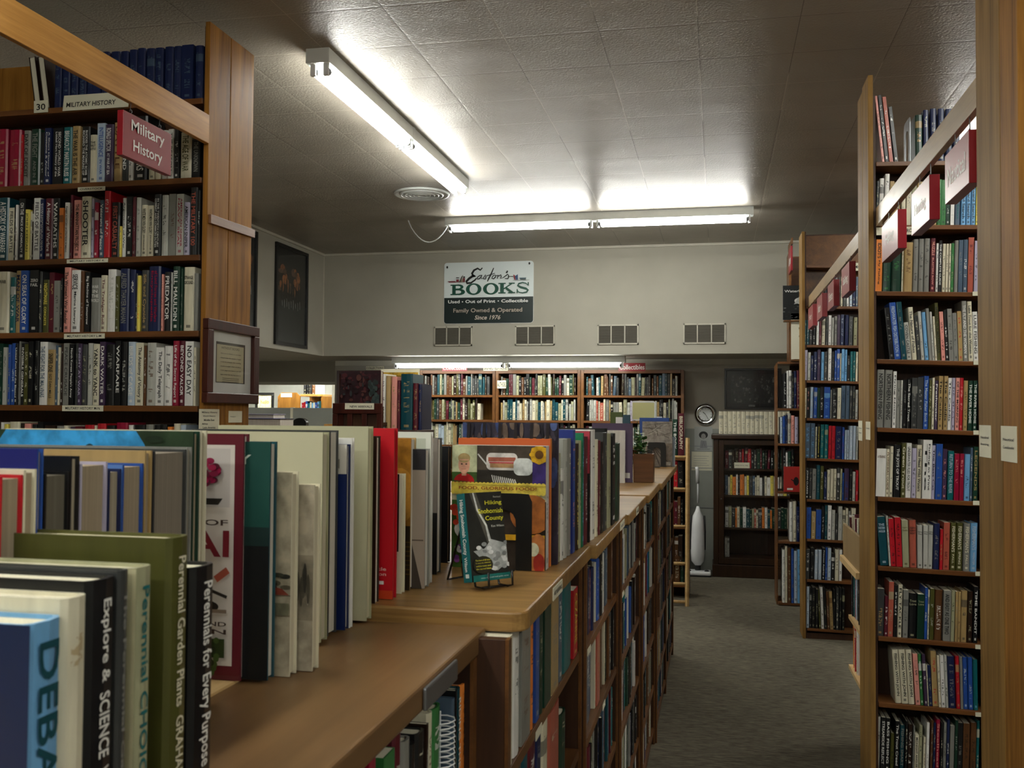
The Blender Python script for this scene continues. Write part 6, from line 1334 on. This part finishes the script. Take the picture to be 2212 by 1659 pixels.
# ---------------------------------------------------------------- rack of oversize and face-out books beyond the last case
yD = 8.35
dx0 = at(1705, 700, 1, yD).x
dz = [at(1700, y, 1, yD).z for y in (605, 782, 882, 958, 1061, 1168, 1300)]
t = empty('open_bookcase', (dx0 + .5, yD + .15, 0), 'brown bookcase beyond the last aisle case, holding oversize and face-out books', 'bookcase')
one('side_panel', M['shelf_y'], (dx0, dx0 + .02, yD + .04, yD + .3, dz[1], at(1705, 543, 1, yD).z), t)
dx1 = at(1683, 900, 1, yD).x - .012
one('side_panel', M['shelf_y'], (dx1 - .01, dx1, yD, yD + .3, 0, dz[1] - .0185), t)
one('back_panel', M['shelf_x'], (dx0 + .021, dx0 + .9, yD + .28, yD + .3, 0, at(1705, 543, 1, yD).z), t)
for z in dz[1:]: one('shelf', M['shelf_x'], (dx1 + .0005, dx0 + .9, yD - .05, yD + .279, z - .018, z), t)
hs_ = hanging_sign(dx0 - .012, yD - .35, yD - .1, at(1712, 597, 1, yD).z + .0, at(1712, 546, 1, yD).z, -1, ['Gardens'], 'small red sign at the far end of the right hand cases', zr=at(1712, 540, 1, yD).z, thick=.015)
one('sign_arm', M['shelf_y'], (dx0 - .006, dx0 + .004, yD - .36, yD + .05, at(1712, 540, 1, yD).z - .01, at(1712, 540, 1, yD).z + .04), hs_)
def waterbirds(d, W, H):
    d.rect(0, 0, W, H, '151718'); d.text('Waterbirds', W * .06, H * .80, W * .94, H * .87, 'd8d8d4')
    d.ell(W * .62, H * .55, W * .2, H * .09, 'c8c8c4'); d.poly([(W * .4, H * .45), (W * .7, H * .5), (W * .6, H * .68)], 'a8a8a4'); d.ell(W * .85, H * .52, W * .12, H * .12, 'dcdcd8')
    for k in range(20): d.ell(W * rng.random(), H * rng.uniform(.05, .4), .01, .004, rng.choice(['4a4c4c', '6a6c6c', '2c2e2e']))
ya = yD - .06
def face_out(px, py0, py1, ck, label, fn, w_=.2, th_=.02, y=ya):
    a = at(px, py1, 1, y); z1 = at(px, py0, 1, y).z
    # cover toward the camera: spine at its left, facing -X
    book(a.x, y + th_ / 2, a.z, -math.pi / 2, th_, z1 - a.z, w_, ck, 'w', None, label=label, cover=on_cover(fn) if fn else None, group='face-out books at the end of the aisle cases', force=True)
face_out(1691, 617, 691, 'w', 'face-out book reading Waterb with a white bird on black', waterbirds, .22)
one('book_ledge', M['shelf_y'], (at(1693, 695, 1, ya).x, dx0 + .24, ya - .02, yD - .0, at(1693, 692, 1, ya).z - .012, at(1693, 692, 1, ya).z - .0005), t)
def white_glyph(d, W, H): d.rect(0, 0, W, H, 'd8d4c0'); d.stroke([(W * .45, H * .78), (W * .32, H * .68), (W * .36, H * .58), (W * .5, H * .56)], .007, '151515'); d.ell(W * .35, H * .5, .008, .012, '151515')
face_out(1709, 677, 776, 'c', 'tall cream face-out book with a black brush stroke below the bird book', white_glyph, .2)
one('book_ledge', M['shelf_y'], (at(1709, 780, 1, ya).x, dx0 + .22, ya - .02, yD - .0, at(1709, 777, 1, ya).z - .012, at(1709, 777, 1, ya).z - .0005), t)
specD = ((2, 1692, 800, 'kwwknm'), (3, 1686, 893, 'ibnfpl'), (4, 1692, 965, 'kwdk'), (5, 1706, 1083, 'wcnb'), (6, 1690, 1172, 'wcxbisnk'))
for k, px, py, cs in specD:
    y = yD - .05; X = at(px, py + 40, 1, y).x; zb_ = dz[k]; zt2 = at(px, py, 1, y).z
    for j, ck in enumerate(cs):
        th_ = rng.uniform(.015, .028); hh = min(zt2 - zb_, dz[k - 1] - .03 - zb_) * rng.uniform(.85, 1)
        book(X + th_ / 2, y, zb_ + .001, 0, th_ * .96, hh, .26, ck, None, None, label=f'{CN[ck][0]} oversize book, {ordinal(j + 1)} on the {ORD1[k]} shelf beyond the last aisle case', group='oversize books beyond the last aisle case', vis=1.5, pages='b8b2a2')
        X += th_ + .001
# the red box set facing out
def redbox(d, W, H): d.rect(0, 0, W, H, 'b02a24'); d.ell(W * .75, H * .42, W * .16, H * .17, '1a1414'); d.stroke([(W * .45, H * .5), (W * .62, H * .42)], .008, '1a1414'); d.rect(W * .2, H * .07, W * .55, H * .15, 'd8d4cc')
a = at(1693, 1059, 1, yD - .07)
book(a.x, yD - .06, dz[4] + .001, -math.pi / 2, .03, at(1693, 1008, 1, yD - .07).z - dz[4], .13, 'r', 'w', None, label='red face-out book with a black bird shape beyond the last aisle case', cover=on_cover(redbox), force=True)
# ---------------------------------------------------------------- posters on the upper left wall
XLW = -3.88
def night_castle(d, W, H):
    d.rect(0, 0, W, H, '1b1e20'); d.rect(0, H * .40, W, H * .78, '26221f')
    for k in range(26): d.ell(W * rng.uniform(.1, .8), H * rng.uniform(.55, .8), rng.uniform(.02, .06), rng.uniform(.015, .05), rng.choice(['8a5430', 'a86a3c', '5a4234', '6a5044']), 12)
    for k in range(9): x = W * (.15 + .08 * k); d.poly([(x, H * .45), (x + .03, H * .45), (x + .03, H * rng.uniform(.5, .66)), (x + .015, H * rng.uniform(.66, .72)), (x, H * rng.uniform(.5, .62))], '15120f')
    d.rect(0, 0, W, H * .42, '1d2224')
    for k in range(9): x = W * (.18 + .075 * k); d.stroke([(x, H * (.44 + .015 * (k % 3))), (x + .006, H * (.385 - .02 * (k % 2)))], .006, 'a8acac')
y0, y1 = at(592, 630, 0, XLW).y, at(661, 640, 0, XLW).y
framed(y0, y1, 2.165, 3.085, XLW, 'tall dark framed poster with an orange glow high on the left wall', night_castle, .03, face='x')
y0b = at(530, 600, 0, XLW).y; y1b = at(551, 600, 0, XLW).y
framed(y0b - .2, y1b, 2.2, 3.10, XLW, 'dark framed poster peeking out behind the military history bookcase', night_castle, .03, face='x')
# ---------------------------------------------------------------- left side: partition, rack of new arrivals, back room
yP_ = 8.0
px0, px1 = at(470, 900, 1, yP_).x, at(726, 900, 1, yP_).x; zP = at(640, 881, 1, yP_).z
t = empty('desk_partition', ((px0 + px1) / 2, yP_, 0), 'gray office desk partition with a pale seam in front of the bright opening', 'partition')
sxm = at(630, 900, 1, yP_).x
for a, c_ in ((px0, sxm - .012), (sxm + .012, px1)): one('panel', M['partition'], (a, c_, yP_, yP_ + .04, .0, zP), t, bevel=.003)
one('seam_post', M['paper'], (sxm - .0115, sxm + .0115, yP_ - .004, yP_ + .044, 0, zP + .003), t)
# dark monitor-like shape and a stack of dark books on a shelf before it
yS = 6.6; a, c_ = at(632, 925, 1, yS), at(661, 903, 1, yS)
b = MB(); W = c_.x - a.x; pts = [(a.x, 1.2), (c_.x, 1.2)] + [(a.x + W / 2 + W / 2 * math.cos(k * math.pi / 10), c_.z - W * .3 + W * .3 * math.sin(k * math.pi / 10)) for k in range(11)]
b.prism(pts, 1, yS, yS + .05); tag(b.build('desk_lamp_shade', M['black'], bevel=.004), 'round topped black desk object before the gray partition', 'desk object')
tag(MB().box(at(520, 920, 1, 6.2).x, at(735, 920, 1, 6.2).x, 6.1, 6.9, 0, 1.1995).build('service_desk', M['shelf_y'], bevel=.004), 'brown desk mostly hidden behind the counter books, before the gray partition', 'desk')
yZ = 5.6
a, c_ = at(530, 921, 1, yZ), at(606, 892, 1, yZ)
tag(MB().box(at(500, 925, 1, yZ).x, c_.x + .05, yZ - .05, yZ + .3, 0, a.z - .02).build('side_table', M['shelf_y'], bevel=.004), 'small brown table holding two flat books beside the pine end panel', 'table')
def flat_book(x0, x1, y0, y1, z0, z1, ck, label, rz=0.0):
    t = empty('book', ((x0 + x1) / 2, (y0 + y1) / 2, z0), label, 'book', None); c = lin(CN[ck][1])
    cb = MB(); cb.box(x0, x1, y0, y1, z0, z0 + .003, c).box(x0, x1, y0, y1, z1 - .003, z1, c).box(x0, x0 + .003, y0, y1, z0 + .003, z1 - .003, c)
    cb.build('cover', M['gloss_print'], t)
    pb = MB(); pb.box(x0 + .004, x1 - .004, y0 + .004, y1 - .004, z0 + .0031, z1 - .0031, lin('b8b0a4')); pb.build('pages', M['pages'], t)
flat_book(a.x - .05, c_.x, yZ, yZ + .2, a.z - .0195, a.z + .05, 'n', 'dark navy book lying flat on the small table by the pine end panel')
flat_book(a.x - .02, c_.x - .06, yZ + .03, yZ + .2, a.z + .0505, a.z + .078, 'l', 'lavender book lying on top of the navy one by the pine end panel')
# new arrivals rack
yR = 5.3
rx0, rx1 = at(718, 900, 1, yR).x, at(824, 900, 1, yR).x; rz_ = at(760, 871, 1, yR).z; rx2 = at(915, 900, 1, yR + .1).x; zb2 = at(880, 929, 1, yR + .1).z
t = empty('display_rack', ((rx0 + rx2) / 2, yR + .15, 0), 'dark reddish slatted wooden rack with a NEW ARRIVALS card', 'rack')
one('front_board', M['mahog'], (rx0, rx1, yR, yR + .018, rz_ - .06, rz_), t, bevel=.002)
for k in range(4):
    xx_ = rx0 + (rx1 - rx0 - .03) * k / 3; one('slat', M['mahog'], (xx_, xx_ + .03, yR + .0005, yR + .0175, .02, rz_ - .061), t, bevel=.002)
one('slat', M['mahog'], (rx0, rx0 + .06, yR + .0185, yR + .03, 0, rz_), t)
one('backing', M['walnut'], (rx0 + .061, rx1, yR + .024, yR + .034, 0, rz_ - .02), t)
one('shelf', M['walnut'], (rx1 + .001, rx2, yR - .02, yR + .32, zb2 - .02, zb2), t, bevel=.002)
one('shelf', M['walnut'], (rx0, rx1, yR + .036, yR + .32, rz_ - .13, rz_ - .11), t)
one('side_panel', M['mahog'], (rx2 - .02, rx2, yR, yR + .32, 0, zb2 - .021), t)
one('block', M['pine_y'], (at(700, 915, 1, yR).x, rx0 - .001, yR, yR + .1, 0, at(705, 916, 1, yR).z), t)
a = at(745, 884, 1, yR - .001); c_ = at(808, 871, 1, yR - .001)
card('sign_card', 'cream card reading NEW ARRIVALS on the dark reddish rack', 'sign', (a.x, yR - .001, a.z), XX, ZZ, c_.x - a.x, c_.z - a.z, lambda d: d.text('NEW ARRIVALS', .03, .009, c_.x - a.x - .012, .022, '2c2a26'))
def marbled(d, W, H):
    d.rect(0, 0, W, H, '2c141a')
    for k in range(160): d.ell(W * rng.random(), H * rng.random(), rng.uniform(.004, .018), rng.uniform(.004, .02), rng.choice(['3a1a20', '4a2024', '26181c', '52302c', '241418', '303436']), 8)
    for k in range(40): d.ell(W * rng.uniform(.75, 1), H * rng.uniform(.2, .8), .01, .014, rng.choice(['2c3a3a', '3a4644', '26302e']), 8)
a, c_ = at(735, 872, 1, yR + .06), at(823, 802, 1, yR + .06)
book(a.x, yR + .08, rz_ - .109, -math.pi / 2, .04, c_.z - rz_ + .109, c_.x - a.x, 'm', 'z', None, label='large maroon marbled album facing out over the NEW ARRIVALS card', cover=on_cover(marbled), force=True)
for i, (x0_, x1_, yt, ck, w_, lb) in enumerate(((824, 832, 808, 'w', .2, 'white edged volume right of the marbled album'), (833, 843, 812, 'z', .2, 'amber cloth volume right of the marbled album'), (845, 857, 814, 'p', .2, 'peach cloth volume, widest pale spine right of the marbled album'), (858, 864, 822, 'm', .2, 'maroon ribbed volume beside the peach one'), (865, 891, 808, 'D', .22, 'broad dark green volume on the new arrivals rack'), (892, 903, 828, 'm', .2, 'deep red volume right of the broad dark green one'), (904, 911, 830, 'n', .2, 'black and navy volume at the right end of the new arrivals rack'))):
    y = yR + .1; X0, X1 = at(x0_, 860, 1, y).x, at(x1_, 860, 1, y).x
    book((X0 + X1) / 2, y, zb2 + .001, 0, (X1 - X0) * .97, at(x0_, yt, 1, y).z - zb2, w_, ck, 'z' if i else 'k', None, label=lb, group='volumes on the new arrivals rack', force=True)
a, c_ = at(822, 850, 1, yR + .33), at(906, 797, 1, yR + .33)
card('wall_map', 'yellow antique map sheet standing behind the new arrivals volumes', 'map', (a.x, yR + .335, zb2 - .02), XX, ZZ, c_.x - a.x, c_.z - zb2 + .02, lambda d: [d.rect(.01, .01, c_.x - a.x - .01, c_.z - zb2, 'b89430')] + [d.stroke([((c_.x - a.x) * rng.random(), (c_.z - zb2) * rng.uniform(.7, 1)) for _ in range(5)], .002, '6a4c1c') for _ in range(8)], mat='print')
# back room seen through the opening
yb2 = 12.0
bx0, bx1 = at(600, 860, 1, 11.4).x, at(648, 860, 1, 11.4).x; z0_ = at(620, 848, 1, 11.4).z
t = empty('small_bookcase', ((bx0 + bx1) / 2, 11.5, 0), 'honey colored round shouldered bookcase in the bright back room', 'bookcase')
bxe = at(697, 860, 1, 11.4).x
b = MB(); b.prism([(bx0, 0), (bx1, 0), (bx1, z0_ - .05), (bx1 - .05, z0_), (bx0 + .05, z0_), (bx0, z0_ - .05)], 1, 11.4, 11.42); b.build('end_board', M['pine_z'], t)
one('top_board', M['pine_y'], (bx1 + .001, bxe, 11.4, 11.7, z0_ - .05, z0_ - .02), t, bevel=.004); one('side_panel', M['pine_z'], (bxe - .02, bxe, 11.4, 11.7, 0, z0_ - .051), t)
one('shelf', M['pine_y'], (bx1 + .001, bxe - .021, 11.4, 11.7, z0_ - .36, z0_ - .34), t); one('back_panel', M['pine_z'], (bx1 + .001, bxe - .021, 11.69, 11.7, 0, z0_ - .051), t)
a = at(606, 858, 1, 11.39); card('note_card', 'cream note on the honey colored bookcase in the back room', 'card', (a.x, 11.398, a.z), XX, ZZ, .15, .05, lambda d: d.text('fiction', .02, .02, .13, .032, '6a6a60'))
rand_row(bx1 + .01, bxe - .03, 11.42, z0_ - .34, 0, 'shelf in the back room', list('iwsurbct'), (.2, .24), (.02, .04), vis=.35, group='books in the bright back room')
rand_row(bx1 + .02, bx1 + .26, 11.45, z0_ - .019, 0, 'top of the back room case', list('kkwcx'), (.15, .2), (.02, .04), vis=.35, group='dark books on the back room case')
a, c_ = at(548, 884, 1, 11.6), at(588, 848, 1, 11.6)
def orange_print(d, W, H): d.rect(0, 0, W, H, 'd8d0a8'); d.ell(W * .55, H * .12, W * .22, H * .22, 'c8401c'); d.text('hello', W * .2, H * .55, W * .8, H * .75, 'b8a048')
t = framed(a.x, c_.x, a.z - .1, c_.z, 11.66, 'black framed print with an orange shape in the bright back room', orange_print, .03, glass=False)
tag(MB().box(at(545, 880, 1, 11.6).x - .2, bx0 - .05, 11.35, 11.9, 0, a.z - .101).build('side_cabinet', M['white_metal'], bevel=.004), 'white cabinet under the framed print in the back room', 'cabinet')
# panelled white door in the back room
dx0_ = at(700, 850, 1, 12.5).x
t = empty('door_1', (dx0_ + .4, 12.58, 0)); t['kind'] = 'structure'
one('door_leaf', M['backroom'], (dx0_, dx0_ + .8, 12.55, 12.599, .01, 2.05), t, bevel=.003)
for z in (.2, .85, 1.5):
    for k in range(2): one('panel', M['trim'], (dx0_ + .1 + .34 * k, dx0_ + .36 + .34 * k, 12.542, 12.5495, z, z + .5), t, bevel=.004)
fixture(-5.0, 11.3, ZS, 'x', 'fluorescent fixture of the bright back room, out of sight above the opening', length=2.0)
for o in list(bpy.data.objects):
    if o.type == 'MESH' and o.parent is None and not o.get('label') and not o.get('kind') and o.name != 'overhead_rail': print('UNLABELLED', o.name)
finish_books(318)
